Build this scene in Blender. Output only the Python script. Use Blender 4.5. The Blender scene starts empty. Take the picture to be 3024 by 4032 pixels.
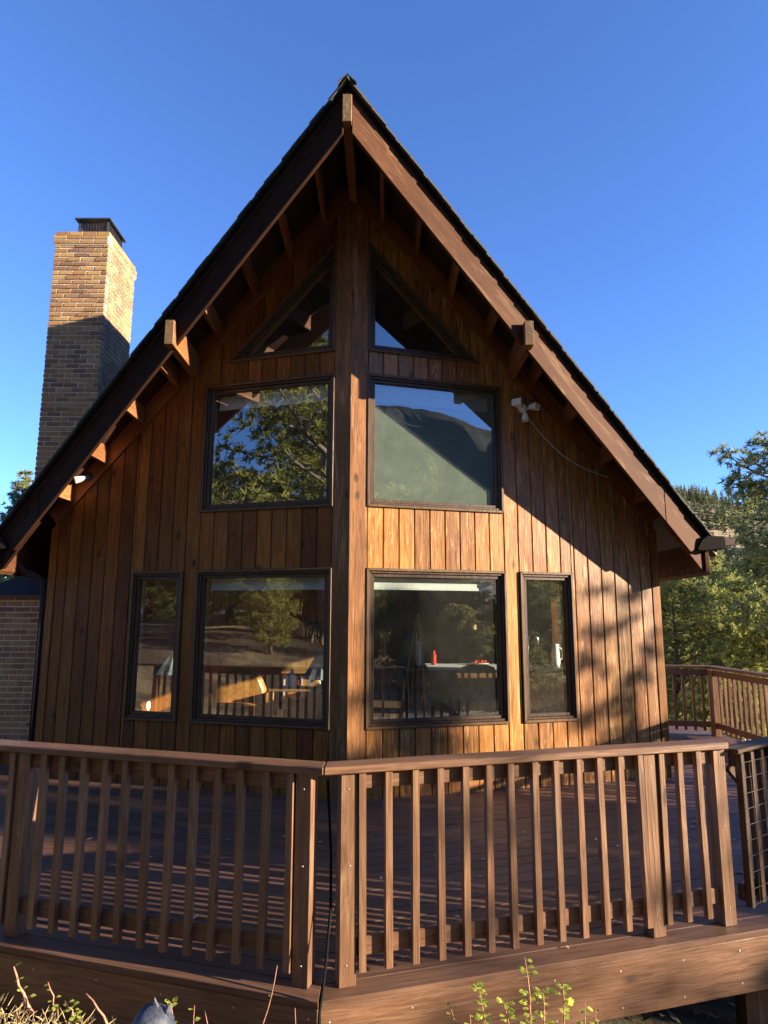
import bpy, bmesh, math, random
from mathutils import Vector, Matrix, noise
random.seed(7)
R = math.radians
scene = bpy.context.scene
COL = scene.collection

# ------------------------------------------------------------------ camera
cam_d = bpy.data.cameras.new('camera'); cam = bpy.data.objects.new('camera', cam_d); COL.objects.link(cam)
scene.camera = cam
PITCH, YAW, ROLL = 0.1610, -0.0007, 0.0026
F = Vector((math.sin(YAW)*math.cos(PITCH), math.cos(YAW)*math.cos(PITCH), math.sin(PITCH)))
RT = Vector((math.cos(YAW), -math.sin(YAW), 0)); UPV = RT.cross(F)
r2 = RT*math.cos(ROLL)+UPV*math.sin(ROLL); u2 = -RT*math.sin(ROLL)+UPV*math.cos(ROLL)
CAM = Vector((0.3733, -7.0, 1.7955))
cam.matrix_world = Matrix(((r2.x, u2.x, -F.x, CAM.x), (r2.y, u2.y, -F.y, CAM.y), (r2.z, u2.z, -F.z, CAM.z), (0, 0, 0, 1)))
cam_d.sensor_fit = 'VERTICAL'; cam_d.sensor_height = 36.0; cam_d.lens = 2600/4032*36.0
cam_d.clip_start = 0.05; cam_d.clip_end = 9000

# ------------------------------------------------------------------ world, sun, exposure
SUN_EL, SUN_AZ = 13.2, 75.0                    # azimuth measured from -Y (towards the camera) round to +X
SD = Vector((math.cos(R(SUN_EL))*math.sin(R(SUN_AZ)), -math.cos(R(SUN_EL))*math.cos(R(SUN_AZ)), math.sin(R(SUN_EL))))
w = bpy.data.worlds.new('World'); scene.world = w; w.use_nodes = True
nt = w.node_tree; bg = nt.nodes['Background']
sky = nt.nodes.new('ShaderNodeTexSky'); sky.sky_type = 'NISHITA'; sky.sun_disc = False
sky.sun_elevation = R(SUN_EL); sky.sun_rotation = math.atan2(SD.x, SD.y)
sky.altitude = 2600; sky.air_density = 1.0; sky.dust_density = 0.15; sky.ozone_density = 3.0
tint = nt.nodes.new('ShaderNodeMix'); tint.data_type = 'RGBA'; tint.blend_type = 'MULTIPLY'; tint.inputs[0].default_value = 1.0
tint.inputs[7].default_value = (0.90, 1.10, 1.50, 1)      # deep, clear mountain-air blue over the whole sky
nt.links.new(sky.outputs[0], tint.inputs[6]); nt.links.new(tint.outputs[2], bg.inputs[0]); bg.inputs[1].default_value = 0.066
sl = bpy.data.lights.new('sun', 'SUN'); sl.energy = 5.0; sl.angle = R(0.53); sl.color = (1.0, 0.84, 0.64)
so = bpy.data.objects.new('sun', sl); COL.objects.link(so); so.rotation_euler = SD.to_track_quat('Z', 'Y').to_euler()
so.location = SD*60
scene.view_settings.view_transform = 'Standard'; scene.view_settings.look = 'None'
scene.view_settings.gamma = 1.0; scene.view_settings.exposure = 2.12
scene.cycles.max_bounces = 10; scene.cycles.transparent_max_bounces = 16

# ------------------------------------------------------------------ materials
MATS = {}
def mat(name):
    m = bpy.data.materials.new(name); m.use_nodes = True; MATS[name] = m
    return m, m.node_tree, m.node_tree.nodes['Principled BSDF']
def ramp(nt, fac, stops):
    n = nt.nodes.new('ShaderNodeValToRGB'); e = n.color_ramp.elements
    while len(e) < len(stops): e.new(0.5)
    for i, (p, c) in enumerate(stops):
        e[i].position = p; e[i].color = (c[0], c[1], c[2], 1)
    nt.links.new(fac, n.inputs[0]); return n.outputs[0]
def mathn(nt, op, a, b=None, c=None):
    n = nt.nodes.new('ShaderNodeMath'); n.operation = op
    for i, v in enumerate((a, b, c)):
        if v is None: continue
        if isinstance(v, (int, float)): n.inputs[i].default_value = v
        else: nt.links.new(v, n.inputs[i])
    return n.outputs[0]
def mixc(nt, fac, a, b, mode='MIX'):
    n = nt.nodes.new('ShaderNodeMix'); n.data_type = 'RGBA'; n.blend_type = mode
    for i, v in ((0, fac), (6, a), (7, b)):
        if isinstance(v, (int, float)): n.inputs[i].default_value = v
        elif isinstance(v, tuple): n.inputs[i].default_value = (v[0], v[1], v[2], 1)
        else: nt.links.new(v, n.inputs[i])
    return n.outputs[2]
def coords(nt, scale, rnd=17.0):
    tc = nt.nodes.new('ShaderNodeTexCoord'); oi = nt.nodes.new('ShaderNodeObjectInfo')
    off = nt.nodes.new('ShaderNodeVectorMath'); off.operation = 'SCALE'
    cx = nt.nodes.new('ShaderNodeCombineXYZ')
    for i in range(3): nt.links.new(oi.outputs['Random'], cx.inputs[i])
    nt.links.new(cx.outputs[0], off.inputs[0]); off.inputs['Scale'].default_value = rnd
    ad = nt.nodes.new('ShaderNodeVectorMath'); nt.links.new(tc.outputs['Object'], ad.inputs[0]); nt.links.new(off.outputs[0], ad.inputs[1])
    ml = nt.nodes.new('ShaderNodeVectorMath'); ml.operation = 'MULTIPLY'; nt.links.new(ad.outputs[0], ml.inputs[0]); ml.inputs[1].default_value = scale
    return ml.outputs[0], oi.outputs['Random']
def noise_t(nt, vec, scale, detail=4, rough=0.6, dist=0.0):
    n = nt.nodes.new('ShaderNodeTexNoise'); nt.links.new(vec, n.inputs['Vector'])
    n.inputs['Scale'].default_value = scale; n.inputs['Detail'].default_value = detail
    n.inputs['Roughness'].default_value = rough; n.inputs['Distortion'].default_value = dist
    return n.outputs['Fac']
def bump(nt, bs, h, dist, strength=0.6):
    b = nt.nodes.new('ShaderNodeBump'); b.inputs['Strength'].default_value = strength; b.inputs['Distance'].default_value = dist
    nt.links.new(h, b.inputs['Height']); nt.links.new(b.outputs[0], bs.inputs['Normal'])
def wood(name, axis, dark, light, rough=0.55, weather=0.0, wcol=(0.5, 0.4, 0.3), knots=True, vary=0.5, spec=0.4, gscale=1.0, wscale=11.0):
    m, nt, bs = mat(name)
    s = [1, 1, 1]; s[axis] = 0.055
    v, rnd = coords(nt, tuple(s))
    s1 = [1, 1, 1]; s1[axis] = 0.35
    v1, _ = coords(nt, tuple(s1))
    g1 = noise_t(nt, v, 34*gscale, 6, 0.62, 1.3)
    g2 = noise_t(nt, v, 110*gscale, 3, 0.6)
    blot = noise_t(nt, v1, 2.6, 4, 0.55)
    f = mathn(nt, 'ADD', mathn(nt, 'MULTIPLY', g1, 0.75), mathn(nt, 'MULTIPLY', g2, 0.25))
    c = ramp(nt, f, [(0.36, dark), (0.63, light)])
    c = mixc(nt, mathn(nt, 'MULTIPLY', ramp(nt, blot, [(0.35, (0, 0, 0)), (0.7, (1, 1, 1))]), 0.55), c, (dark[0]*0.75, dark[1]*0.7, dark[2]*0.7))
    br = mathn(nt, 'ADD', mathn(nt, 'MULTIPLY', rnd, vary), 1.0-vary*0.5)
    hs = nt.nodes.new('ShaderNodeHueSaturation'); nt.links.new(c, hs.inputs['Color']); nt.links.new(br, hs.inputs['Value'])
    wn_ = nt.nodes.new('ShaderNodeTexWhiteNoise'); wn_.noise_dimensions = '1D'; nt.links.new(rnd, wn_.inputs['W'])
    nt.links.new(mathn(nt, 'ADD', mathn(nt, 'MULTIPLY', wn_.outputs['Value'], 0.011*min(1, vary*2)), 0.5-0.004*min(1, vary*2)), hs.inputs['Hue'])
    c = hs.outputs[0]
    if knots:
        sk = [1, 1, 1]; sk[axis] = 0.5
        vk, _ = coords(nt, tuple(sk), 31.0)
        vo = nt.nodes.new('ShaderNodeTexVoronoi'); vo.inputs['Scale'].default_value = 4.2; nt.links.new(vk, vo.inputs['Vector'])
        k = ramp(nt, vo.outputs['Distance'], [(0.07, (1, 1, 1)), (0.15, (0, 0, 0))])
        c = mixc(nt, mathn(nt, 'MULTIPLY', k, 0.85), c, (dark[0]*0.35, dark[1]*0.3, dark[2]*0.3))
    if weather:
        sw = [1, 1, 1]; sw[axis] = 0.12
        vw, _ = coords(nt, tuple(sw), 9.0)
        wn = noise_t(nt, vw, wscale, 7, 0.72, 1.2)
        wf = ramp(nt, wn, [(0.53, (0, 0, 0)), (0.66, (1, 1, 1))])
        c = mixc(nt, mathn(nt, 'MULTIPLY', wf, weather), c, wcol)
    nt.links.new(c, bs.inputs['Base Color'])
    rr = mathn(nt, 'ADD', mathn(nt, 'MULTIPLY', f, 0.25), rough-0.12); nt.links.new(rr, bs.inputs['Roughness'])
    bs.inputs['Specular IOR Level'].default_value = spec
    bump(nt, bs, f, 0.004, 0.7)
    return m
def plain(name, col, rough=0.6, metal=0.0, var=0.12, nscale=30.0, bumpd=0.0, spec=0.5):
    m, nt, bs = mat(name)
    v, rnd = coords(nt, (1, 1, 1))
    n = noise_t(nt, v, nscale, 5, 0.6)
    lo = tuple(c*(1-var*1.6) for c in col); hi = tuple(min(1, c*(1+var*1.6)) for c in col)
    nt.links.new(ramp(nt, n, [(0.3, lo), (0.7, hi)]), bs.inputs['Base Color'])
    nt.links.new(mathn(nt, 'ADD', mathn(nt, 'MULTIPLY', n, 0.2), rough-0.1), bs.inputs['Roughness'])
    bs.inputs['Metallic'].default_value = metal; bs.inputs['Specular IOR Level'].default_value = spec
    if bumpd: bump(nt, bs, n, bumpd)
    return m

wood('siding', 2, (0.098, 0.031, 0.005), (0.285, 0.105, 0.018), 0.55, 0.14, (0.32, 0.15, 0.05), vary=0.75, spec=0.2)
wood('siding_sunlit', 2, (0.125, 0.042, 0.008), (0.40, 0.168, 0.038), 0.38, 0.5, (0.64, 0.38, 0.16), vary=0.6, spec=0.5, wscale=20.0)  # paler copy of siding for the sunlit wall, sunlight put into its colour
wood('corner_wood', 2, (0.085, 0.032, 0.008), (0.25, 0.105, 0.028), 0.5, 0.42, (0.50, 0.29, 0.13))
wood('barge_shaded', 0, (0.016, 0.0075, 0.0045), (0.038, 0.017, 0.009), 0.7, 0.12, (0.07, 0.038, 0.022), vary=0.2, spec=0.05)  # darker copy of barge_wood for the left side, shade put into its colour
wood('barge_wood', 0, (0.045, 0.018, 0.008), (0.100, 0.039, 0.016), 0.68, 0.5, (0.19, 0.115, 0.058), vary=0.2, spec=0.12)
wood('beam_wood', 1, (0.12, 0.042, 0.012), (0.30, 0.115, 0.036), 0.55, 0.2)
wood('beam_end', 1, (0.08, 0.045, 0.018), (0.22, 0.13, 0.052), 0.7, 0.3, gscale=2.5)
wood('soffit_wood', 1, (0.020, 0.009, 0.005), (0.048, 0.020, 0.009), 0.6)
wood('frieze_wood', 0, (0.12, 0.036, 0.009), (0.25, 0.085, 0.022), 0.55, 0.1)
wood('rail_x', 0, (0.078, 0.036, 0.017), (0.180, 0.092, 0.048), 0.45, 0.18, (0.36, 0.24, 0.15), vary=0.25, spec=0.4, gscale=1.5)
wood('rail_z', 2, (0.088, 0.041, 0.019), (0.215, 0.112, 0.058), 0.42, 0.2, (0.46, 0.31, 0.19), vary=0.3, spec=0.45)
wood('gate_x', 0, (0.045, 0.022, 0.012), (0.095, 0.050, 0.028), 0.6, 0.1, spec=0.2)
wood('gate_z', 2, (0.045, 0.022, 0.012), (0.095, 0.050, 0.028), 0.6, 0.1, spec=0.2)
wood('deck_wood', 0, (0.070, 0.034, 0.020), (0.150, 0.078, 0.048), 0.5, 0.15, (0.22, 0.14, 0.10), knots=False, vary=0.35, spec=0.25)
wood('trim_brown', 2, (0.060, 0.032, 0.013), (0.135, 0.078, 0.034), 0.42, knots=False, vary=0.2)
wood('sash_brown', 2, (0.035, 0.019, 0.010), (0.075, 0.042, 0.022), 0.4, knots=False, vary=0.2)
wood('jamb_wood', 2, (0.22, 0.12, 0.045), (0.46, 0.27, 0.10), 0.5, vary=0.2)
wood('panel_wood', 2, (0.27, 0.15, 0.05), (0.50, 0.30, 0.11), 0.5, vary=0.35)
wood('dark_furniture', 2, (0.03, 0.016, 0.01), (0.075, 0.04, 0.022), 0.35, knots=False)
wood('oak_furniture', 0, (0.2, 0.1, 0.035), (0.4, 0.21, 0.08), 0.4, knots=False)
plain('eave_trim', (0.012, 0.009, 0.008), 0.8, spec=0.1)
plain('shingle', (0.040, 0.040, 0.034), 0.95, var=0.4, nscale=120, bumpd=0.004)
plain('gutter_brown', (0.085, 0.045, 0.032), 0.4, var=0.2)
plain('downspout_metal', (0.030, 0.027, 0.030), 0.85, var=0.15, spec=0.1)
plain('mortar', (0.62, 0.55, 0.46), 0.95, var=0.15, nscale=60, bumpd=0.003)
plain('cap_metal', (0.06, 0.065, 0.075), 0.45, 0.6, var=0.2)
plain('flue_clay', (0.45, 0.25, 0.15), 0.85)
plain('wash_slate', (0.045, 0.037, 0.038), 0.9, spec=0.15)
plain('white_plastic', (0.72, 0.70, 0.67), 0.45, var=0.05)
plain('cable_grey', (0.33, 0.31, 0.28), 0.6)
plain('cord_black', (0.006, 0.006, 0.006), 0.9, spec=0.1)
plain('blind_white', (0.55, 0.57, 0.55), 0.8, var=0.05)
plain('leather', (0.58, 0.27, 0.06), 0.38, var=0.2, nscale=18)
plain('paper_white', (0.8, 0.78, 0.72), 0.8, var=0.04)
plain('shade_fabric', (0.20, 0.23, 0.25), 0.8)
plain('red_glass', (0.5, 0.05, 0.03), 0.25)
plain('chrome', (0.75, 0.75, 0.76), 0.15, 1.0, var=0.03)
plain('counter_dark', (0.03, 0.03, 0.035), 0.25)
plain('inner_wall', (0.16, 0.10, 0.055), 0.8)
plain('inner_floor', (0.12, 0.075, 0.045), 0.5)
plain('picture_dark', (0.02, 0.02, 0.02), 0.3)
plain('ornament_blue', (0.030, 0.036, 0.055), 0.6, var=0.35, nscale=45, bumpd=0.006)
plain('ornament_dark', (0.03, 0.035, 0.05), 0.6)
plain('wire_steel', (0.10, 0.09, 0.08), 0.45, 0.6)
plain('snow_white', (0.85, 0.87, 0.9), 0.7, var=0.04)
plain('nail_steel', (0.4, 0.36, 0.3), 0.5, 0.7)
plain('bark', (0.10, 0.065, 0.045), 0.95, var=0.45, nscale=22, bumpd=0.02)
plain('bark_grey', (0.22, 0.19, 0.16), 0.95, var=0.45, nscale=30, bumpd=0.02)
plain('stem_red', (0.34, 0.15, 0.09), 0.7, var=0.25)
plain('litter', (0.34, 0.24, 0.14), 0.9, var=0.45, nscale=20)
plain('dry_grass', (0.40, 0.30, 0.15), 0.9, var=0.35)

def leafmat(name, a, b, trans=0.35, nscale=1.2):
    m, nt, bs = mat(name)
    v, rnd = coords(nt, (1, 1, 1))
    n = noise_t(nt, v, nscale, 4, 0.7)
    c = ramp(nt, n, [(0.32, a), (0.68, b)])
    hs = nt.nodes.new('ShaderNodeHueSaturation'); nt.links.new(c, hs.inputs['Color'])
    nt.links.new(mathn(nt, 'ADD', mathn(nt, 'MULTIPLY', rnd, 0.5), 0.75), hs.inputs['Value'])
    nt.links.new(hs.outputs[0], bs.inputs['Base Color']); bs.inputs['Roughness'].default_value = 0.6
    bs.inputs['Specular IOR Level'].default_value = 0.3
    tr = nt.nodes.new('ShaderNodeBsdfTranslucent'); nt.links.new(hs.outputs[0], tr.inputs[0])
    mx = nt.nodes.new('ShaderNodeMixShader'); mx.inputs[0].default_value = trans
    nt.links.new(bs.outputs[0], mx.inputs[1]); nt.links.new(tr.outputs[0], mx.inputs[2])
    nt.links.new(mx.outputs[0], nt.nodes['Material Output'].inputs[0])
leafmat('needles', (0.13, 0.16, 0.030), (0.52, 0.50, 0.14), 0.45)
leafmat('needles_blue', (0.10, 0.13, 0.045), (0.30, 0.32, 0.12), 0.4)
leafmat('needles_far', (0.08, 0.10, 0.045), (0.16, 0.17, 0.07), 0.2)
leafmat('sprig_leaf', (0.24, 0.31, 0.05), (0.56, 0.58, 0.10), 0.45, 25)

# bricks: hue differs from brick to brick
m, nt, bs = mat('brick')
v, rnd = coords(nt, (1, 1, 1), 40)
n = noise_t(nt, v, 14, 5, 0.65)
c = ramp(nt, rnd, [(0.0, (0.17, 0.090, 0.05)), (0.25, (0.28, 0.145, 0.062)), (0.6, (0.37, 0.215, 0.080)), (1.0, (0.45, 0.28, 0.105))])
c = mixc(nt, mathn(nt, 'MULTIPLY', n, 0.5), c, (0.17, 0.085, 0.045))
nt.links.new(c, bs.inputs['Base Color']); bs.inputs['Roughness'].default_value = 0.85; bump(nt, bs, n, 0.004)
m, nt, bs = mat('brick_field')
v, rnd = coords(nt, (1, 1, 1), 40)
vo = nt.nodes.new('ShaderNodeTexVoronoi'); vo.inputs['Scale'].default_value = 7.0; nt.links.new(v, vo.inputs['Vector'])
n = noise_t(nt, v, 14, 5, 0.65)
sp = nt.nodes.new('ShaderNodeSeparateColor'); nt.links.new(vo.outputs['Color'], sp.inputs[0])
c = ramp(nt, sp.outputs[0], [(0.0, (0.20, 0.10, 0.055)), (0.3, (0.30, 0.155, 0.066)), (0.65, (0.37, 0.215, 0.082)), (1.0, (0.43, 0.27, 0.105))])
c = mixc(nt, mathn(nt, 'MULTIPLY', n, 0.6), c, (0.19, 0.095, 0.055))
nt.links.new(c, bs.inputs['Base Color']); bs.inputs['Roughness'].default_value = 0.85; bump(nt, bs, n, 0.004)

# window glass: thin double glazing, mirror-like by its reflectance, the rest passes through
m = bpy.data.materials.new('glass'); m.use_nodes = True; MATS['glass'] = m; nt = m.node_tree
nt.nodes.remove(nt.nodes['Principled BSDF'])
gm = nt.nodes.new('ShaderNodeNewGeometry'); dt = nt.nodes.new('ShaderNodeVectorMath'); dt.operation = 'DOT_PRODUCT'
nt.links.new(gm.outputs['Normal'], dt.inputs[0]); nt.links.new(gm.outputs['Incoming'], dt.inputs[1])
cz = mathn(nt, 'ABSOLUTE', dt.outputs['Value']); R0 = 0.21
frv = mathn(nt, 'ADD', mathn(nt, 'MULTIPLY', mathn(nt, 'POWER', mathn(nt, 'SUBTRACT', 1.0, cz), 5.0), 1-R0), R0)
tp = nt.nodes.new('ShaderNodeBsdfTransparent'); tp.inputs[0].default_value = (0.86, 0.90, 0.87, 1)
gl = nt.nodes.new('ShaderNodeBsdfGlossy'); gl.inputs['Roughness'].default_value = 0.0; gl.inputs[0].default_value = (0.95, 0.97, 1, 1)
v, rnd = coords(nt, (1, 1, 1))
nb = noise_t(nt, v, 1.3, 1, 0.4)
bp = nt.nodes.new('ShaderNodeBump'); bp.inputs['Strength'].default_value = 0.10; bp.inputs['Distance'].default_value = 0.02
nt.links.new(nb, bp.inputs['Height']); nt.links.new(bp.outputs[0], gl.inputs['Normal'])
m1 = nt.nodes.new('ShaderNodeMixShader'); nt.links.new(frv, m1.inputs[0]); nt.links.new(tp.outputs[0], m1.inputs[1]); nt.links.new(gl.outputs[0], m1.inputs[2])
df = nt.nodes.new('ShaderNodeBsdfDiffuse'); df.inputs[0].default_value = (0.6, 0.6, 0.55, 1)
m2 = nt.nodes.new('ShaderNodeMixShader')
sm = noise_t(nt, v, 7, 6, 0.7)
nt.links.new(mathn(nt, 'MULTIPLY', sm, 0.035), m2.inputs[0])
nt.links.new(m1.outputs[0], m2.inputs[1]); nt.links.new(df.outputs[0], m2.inputs[2])
nt.links.new(m2.outputs[0], nt.nodes['Material Output'].inputs[0])
# insect screen: fine weave, about a third opaque
m = bpy.data.materials.new('insect_screen'); m.use_nodes = True; MATS['insect_screen'] = m; nt = m.node_tree
nt.nodes.remove(nt.nodes['Principled BSDF'])
tp = nt.nodes.new('ShaderNodeBsdfTransparent'); df = nt.nodes.new('ShaderNodeBsdfDiffuse')
v, rnd = coords(nt, (1, 1, 1)); sm = noise_t(nt, v, 6, 6, 0.7)
nt.links.new(ramp(nt, sm, [(0.3, (0.20, 0.24, 0.205)), (0.7, (0.30, 0.35, 0.30))]), df.inputs[0])
mx = nt.nodes.new('ShaderNodeMixShader'); mx.inputs[0].default_value = 0.5
nt.links.new(tp.outputs[0], mx.inputs[1]); nt.links.new(df.outputs[0], mx.inputs[2]); nt.links.new(mx.outputs[0], nt.nodes['Material Output'].inputs[0])
# small lit bulb
m, nt, bs = mat('bulb'); bs.inputs['Emission Color'].default_value = (1, 0.72, 0.35, 1); bs.inputs['Emission Strength'].default_value = 2.2
# ground
m, nt, bs = mat('ground')
tc = nt.nodes.new('ShaderNodeTexCoord'); v = tc.outputs['Object']
mp = nt.nodes.new('ShaderNodeVectorMath'); mp.operation = 'MULTIPLY'; nt.links.new(v, mp.inputs[0]); mp.inputs[1].default_value = (0.35, 1.0, 1.0)
n1 = noise_t(nt, mp.outputs[0], 0.42, 6, 0.65); n2 = noise_t(nt, v, 6, 6, 0.7)
c = ramp(nt, n1, [(0.46, (0.030, 0.026, 0.017)), (0.54, (0.46, 0.35, 0.15))])  # dry grass; sunlit and tree-shaded strips put into the colour as bands
c = mixc(nt, 0.4, c, ramp(nt, n2, [(0.3, (0.05, 0.038, 0.026)), (0.7, (0.28, 0.21, 0.12))]))
nt.links.new(c, bs.inputs['Base Color']); bs.inputs['Roughness'].default_value = 0.95; bump(nt, bs, n2, 0.05)
m, nt, bs = mat('mountain')
tc = nt.nodes.new('ShaderNodeTexCoord'); v = tc.outputs['Object']
n1 = noise_t(nt, v, 0.012, 8, 0.75); n3 = noise_t(nt, v, 0.16, 4, 0.8)
c = ramp(nt, n1, [(0.38, (0.030, 0.045, 0.034)), (0.52, (0.055, 0.068, 0.045)), (0.66, (0.13, 0.115, 0.08))])
c = mixc(nt, ramp(nt, n3, [(0.45, (0, 0, 0)), (0.56, (1, 1, 1))]), c, (0.018, 0.028, 0.022))
nt.links.new(c, bs.inputs['Base Color']); bs.inputs['Roughness'].default_value = 1.0; bump(nt, bs, n3, 6.0, 1.0)
m, nt, bs = mat('hillside')
tc = nt.nodes.new('ShaderNodeTexCoord'); v = tc.outputs['Object']
n1 = noise_t(nt, v, 0.03, 8, 0.7)
nt.links.new(ramp(nt, n1, [(0.42, (0.07, 0.085, 0.045)), (0.66, (0.20, 0.17, 0.11))]), bs.inputs['Base Color']); bs.inputs['Roughness'].default_value = 1.0

# ------------------------------------------------------------------ building helpers
WM = {}
def link(o, parent=None, M=None):
    COL.objects.link(o)
    M = M or Matrix.Identity(4)
    if parent is not None:
        o.parent = parent; o.matrix_parent_inverse = WM[parent.name].inverted()
    o.matrix_basis = M; WM[o.name] = M
    return o
def thing(name, label, cat, loc=(0, 0, 0), group=None):
    o = bpy.data.objects.new(name, None); o.empty_display_size = 0.1
    link(o, None, Matrix.Translation(Vector(loc)))
    o['label'] = label; o['category'] = cat
    if group: o['group'] = group
    return o
def sub(name, parent, loc=(0, 0, 0)):
    o = bpy.data.objects.new(name, None); o.empty_display_size = 0.05
    return link(o, parent, Matrix.Translation(Vector(loc)))
class MB:
    def __init__(s): s.v = []; s.f = []
    def add(s, vs, fs):
        b = len(s.v); s.v += [tuple(x) for x in vs]; s.f += [tuple(i+b for i in f) for f in fs]; return s
    def box(s, a, b):
        x0, y0, z0 = a; x1, y1, z1 = b
        return s.add([(x0, y0, z0), (x1, y0, z0), (x1, y1, z0), (x0, y1, z0), (x0, y0, z1), (x1, y0, z1), (x1, y1, z1), (x0, y1, z1)],
                     [(0, 3, 2, 1), (4, 5, 6, 7), (0, 1, 5, 4), (1, 2, 6, 5), (2, 3, 7, 6), (3, 0, 4, 7)])
    def prism(s, low, high):
        n = len(low)
        return s.add(list(low)+list(high), [tuple(range(n))[::-1], tuple(range(n, 2*n))]+[(i, (i+1) % n, n+(i+1) % n, n+i) for i in range(n)])
    def tube(s, pts, rad, n=8, cap=True):
        pts = [Vector(p) for p in pts]; rings = []
        if not isinstance(rad, (list, tuple)): rad = [rad]*len(pts)
        for i, p in enumerate(pts):
            t = (pts[min(i+1, len(pts)-1)]-pts[max(i-1, 0)]).normalized()
            a = t.orthogonal().normalized() if i == 0 else (pa - t*pa.dot(t)).normalized()
            pa = a; b = t.cross(a)
            rings.append([p+(a*math.cos(2*math.pi*k/n)+b*math.sin(2*math.pi*k/n))*rad[i] for k in range(n)])
        b0 = len(s.v); s.v += [tuple(q) for r in rings for q in r]
        for i in range(len(pts)-1):
            for k in range(n):
                s.f.append((b0+i*n+k, b0+i*n+(k+1) % n, b0+(i+1)*n+(k+1) % n, b0+(i+1)*n+k))
        if cap:
            s.f.append(tuple(b0+k for k in range(n))[::-1]); s.f.append(tuple(b0+(len(pts)-1)*n+k for k in range(n)))
        return s
    def lathe(s, prof, n=16, c=(0, 0, 0), squash=None):
        b0 = len(s.v)
        for r, z in prof:
            for k in range(n):
                rr = r*(squash(k, n) if squash else 1)
                s.v.append((c[0]+rr*math.cos(2*math.pi*k/n), c[1]+rr*math.sin(2*math.pi*k/n), c[2]+z))
        for i in range(len(prof)-1):
            for k in range(n): s.f.append((b0+i*n+k, b0+i*n+(k+1) % n, b0+(i+1)*n+(k+1) % n, b0+(i+1)*n+k))
        s.f.append(tuple(b0+k for k in range(n))[::-1]); s.f.append(tuple(b0+(len(prof)-1)*n+k for k in range(n)))
        return s
    def mesh(s, name, m, bevel=0.0, smooth=False, fix=True):
        me = bpy.data.meshes.new(name); me.from_pydata(s.v, [], s.f)
        if fix or bevel:
            bm = bmesh.new(); bm.from_mesh(me)
            if fix: bmesh.ops.recalc_face_normals(bm, faces=bm.faces)
            if bevel: bmesh.ops.bevel(bm, geom=[e for e in bm.edges if e.calc_face_angle(0) > 0.5], offset=bevel, segments=1, affect='EDGES', clamp_overlap=True)
            bm.to_mesh(me); bm.free()
        me.materials.append(MATS[m])
        if smooth: me.polygons.foreach_set('use_smooth', [True]*len(me.polygons))
        return me
    def build(s, name, m, parent=None, M=None, bevel=0.0, smooth=False, fix=True):
        return link(bpy.data.objects.new(name, s.mesh(name, m, bevel, smooth, fix)), parent, M)
def place(name, me, parent, M): return link(bpy.data.objects.new(name, me), parent, M)
def tag(o, label, cat, group=None, kind=None):
    if label: o['label'] = label
    if cat: o['category'] = cat
    if group: o['group'] = group
    if kind: o['kind'] = kind
    return o
def frame_m(o, x, y, z):
    return Matrix(((x.x, y.x, z.x, o.x), (x.y, y.y, z.y, o.y), (x.z, y.z, z.z, o.z), (0, 0, 0, 1)))
def beam(name, p0, p1, side, h, wd, m, parent, bevel=0.004):
    """box whose local X runs p0->p1; `side` is its horizontal thickness direction"""
    p0, p1 = Vector(p0), Vector(p1); x = (p1-p0); L = x.length; x.normalize()
    y = Vector(side); y = (y-x*y.dot(x)).normalized(); z = x.cross(y)
    return MB().box((0, -wd/2, -h/2), (L, wd/2, h/2)).build(name, m, parent, frame_m(p0, x, y, z), bevel)
def hN(x, y, s): return noise.noise(Vector((x*s, y*s, 3.7)))

# ------------------------------------------------------------------ terrain
def sstep(a, b, t):
    t = max(0.0, min(1.0, (t-a)/(b-a))); return t*t*(3-2*t)
def gz(x, y):
    xx = max(-12, min(12, x)); z = -0.42-0.095*xx
    if y < -3: z += 0.13*min(-y-3, 5)+0.035*max(0, min(-y-8, 60))
    else: z -= 0.03*min(y+3, 30)
    r = math.hypot(x, y)
    if y < -30: z += 0.12*max(0, min(-y-30, 120))
    right = sstep(4, 16, x)*sstep(-6, 6, y)
    z -= right*(1.0+0.16*min(max(0, x-6+0.4*y), 42))
    if x > 3 and y > 60: z += sstep(60, 560, y)*110*(0.85+0.25*math.sin(x*0.006+1.0))
    if x > 22 and y < 20: z -= 0.02*(x-22)*sstep(22, 60, x)*0
    n = min(1.0, r/40)
    z += 0.06*hN(x, y, 0.9)+n*1.2*hN(x, y, 0.05)+(sstep(80, 400, r)*14*hN(x, y, 0.008))
    if -5.2 < x < 6.3 and -2.6 < y < 9.5: z = min(z, -0.55)
    return z
ax = sorted(set([round(math.copysign(abs(t)**2.7*900, t), 3) for t in [i/70 for i in range(-70, 71)]]))
vs = [(x, y, gz(x, y)) for y in ax for x in ax]; nA = len(ax)
ground = MB().add(vs, [(j*nA+i, j*nA+i+1, (j+1)*nA+i+1, (j+1)*nA+i) for j in range(nA-1) for i in range(nA-1)]).build('ground', 'ground', smooth=True, fix=False)
tag(ground, None, None, kind='structure')

def ridge(name, m, az0, az1, dist, hfun, depth, label_kind='structure', na=70, nr=14):
    vs, fs = [], []
    for i in range(na+1):
        az = R(az0+(az1-az0)*i/na)
        for j in range(nr+1):
            t = j/nr; d = dist+depth*t
            z = -20+(hfun(i/na)+20)*math.sin(t*math.pi/2)**1.1
            z *= 1+0.10*hN(math.cos(az)*d, math.sin(az)*d, 0.009)*(0.3+t)
            vs.append((math.sin(az)*d, math.cos(az)*d, z))
    for i in range(na):
        for j in range(nr):
            a = i*(nr+1)+j; fs.append((a, a+1, a+nr+2, a+nr+1))
    o = MB().add(vs, fs).build(name, m, smooth=True, fix=False); tag(o, None, None, kind=label_kind); return o
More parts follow.
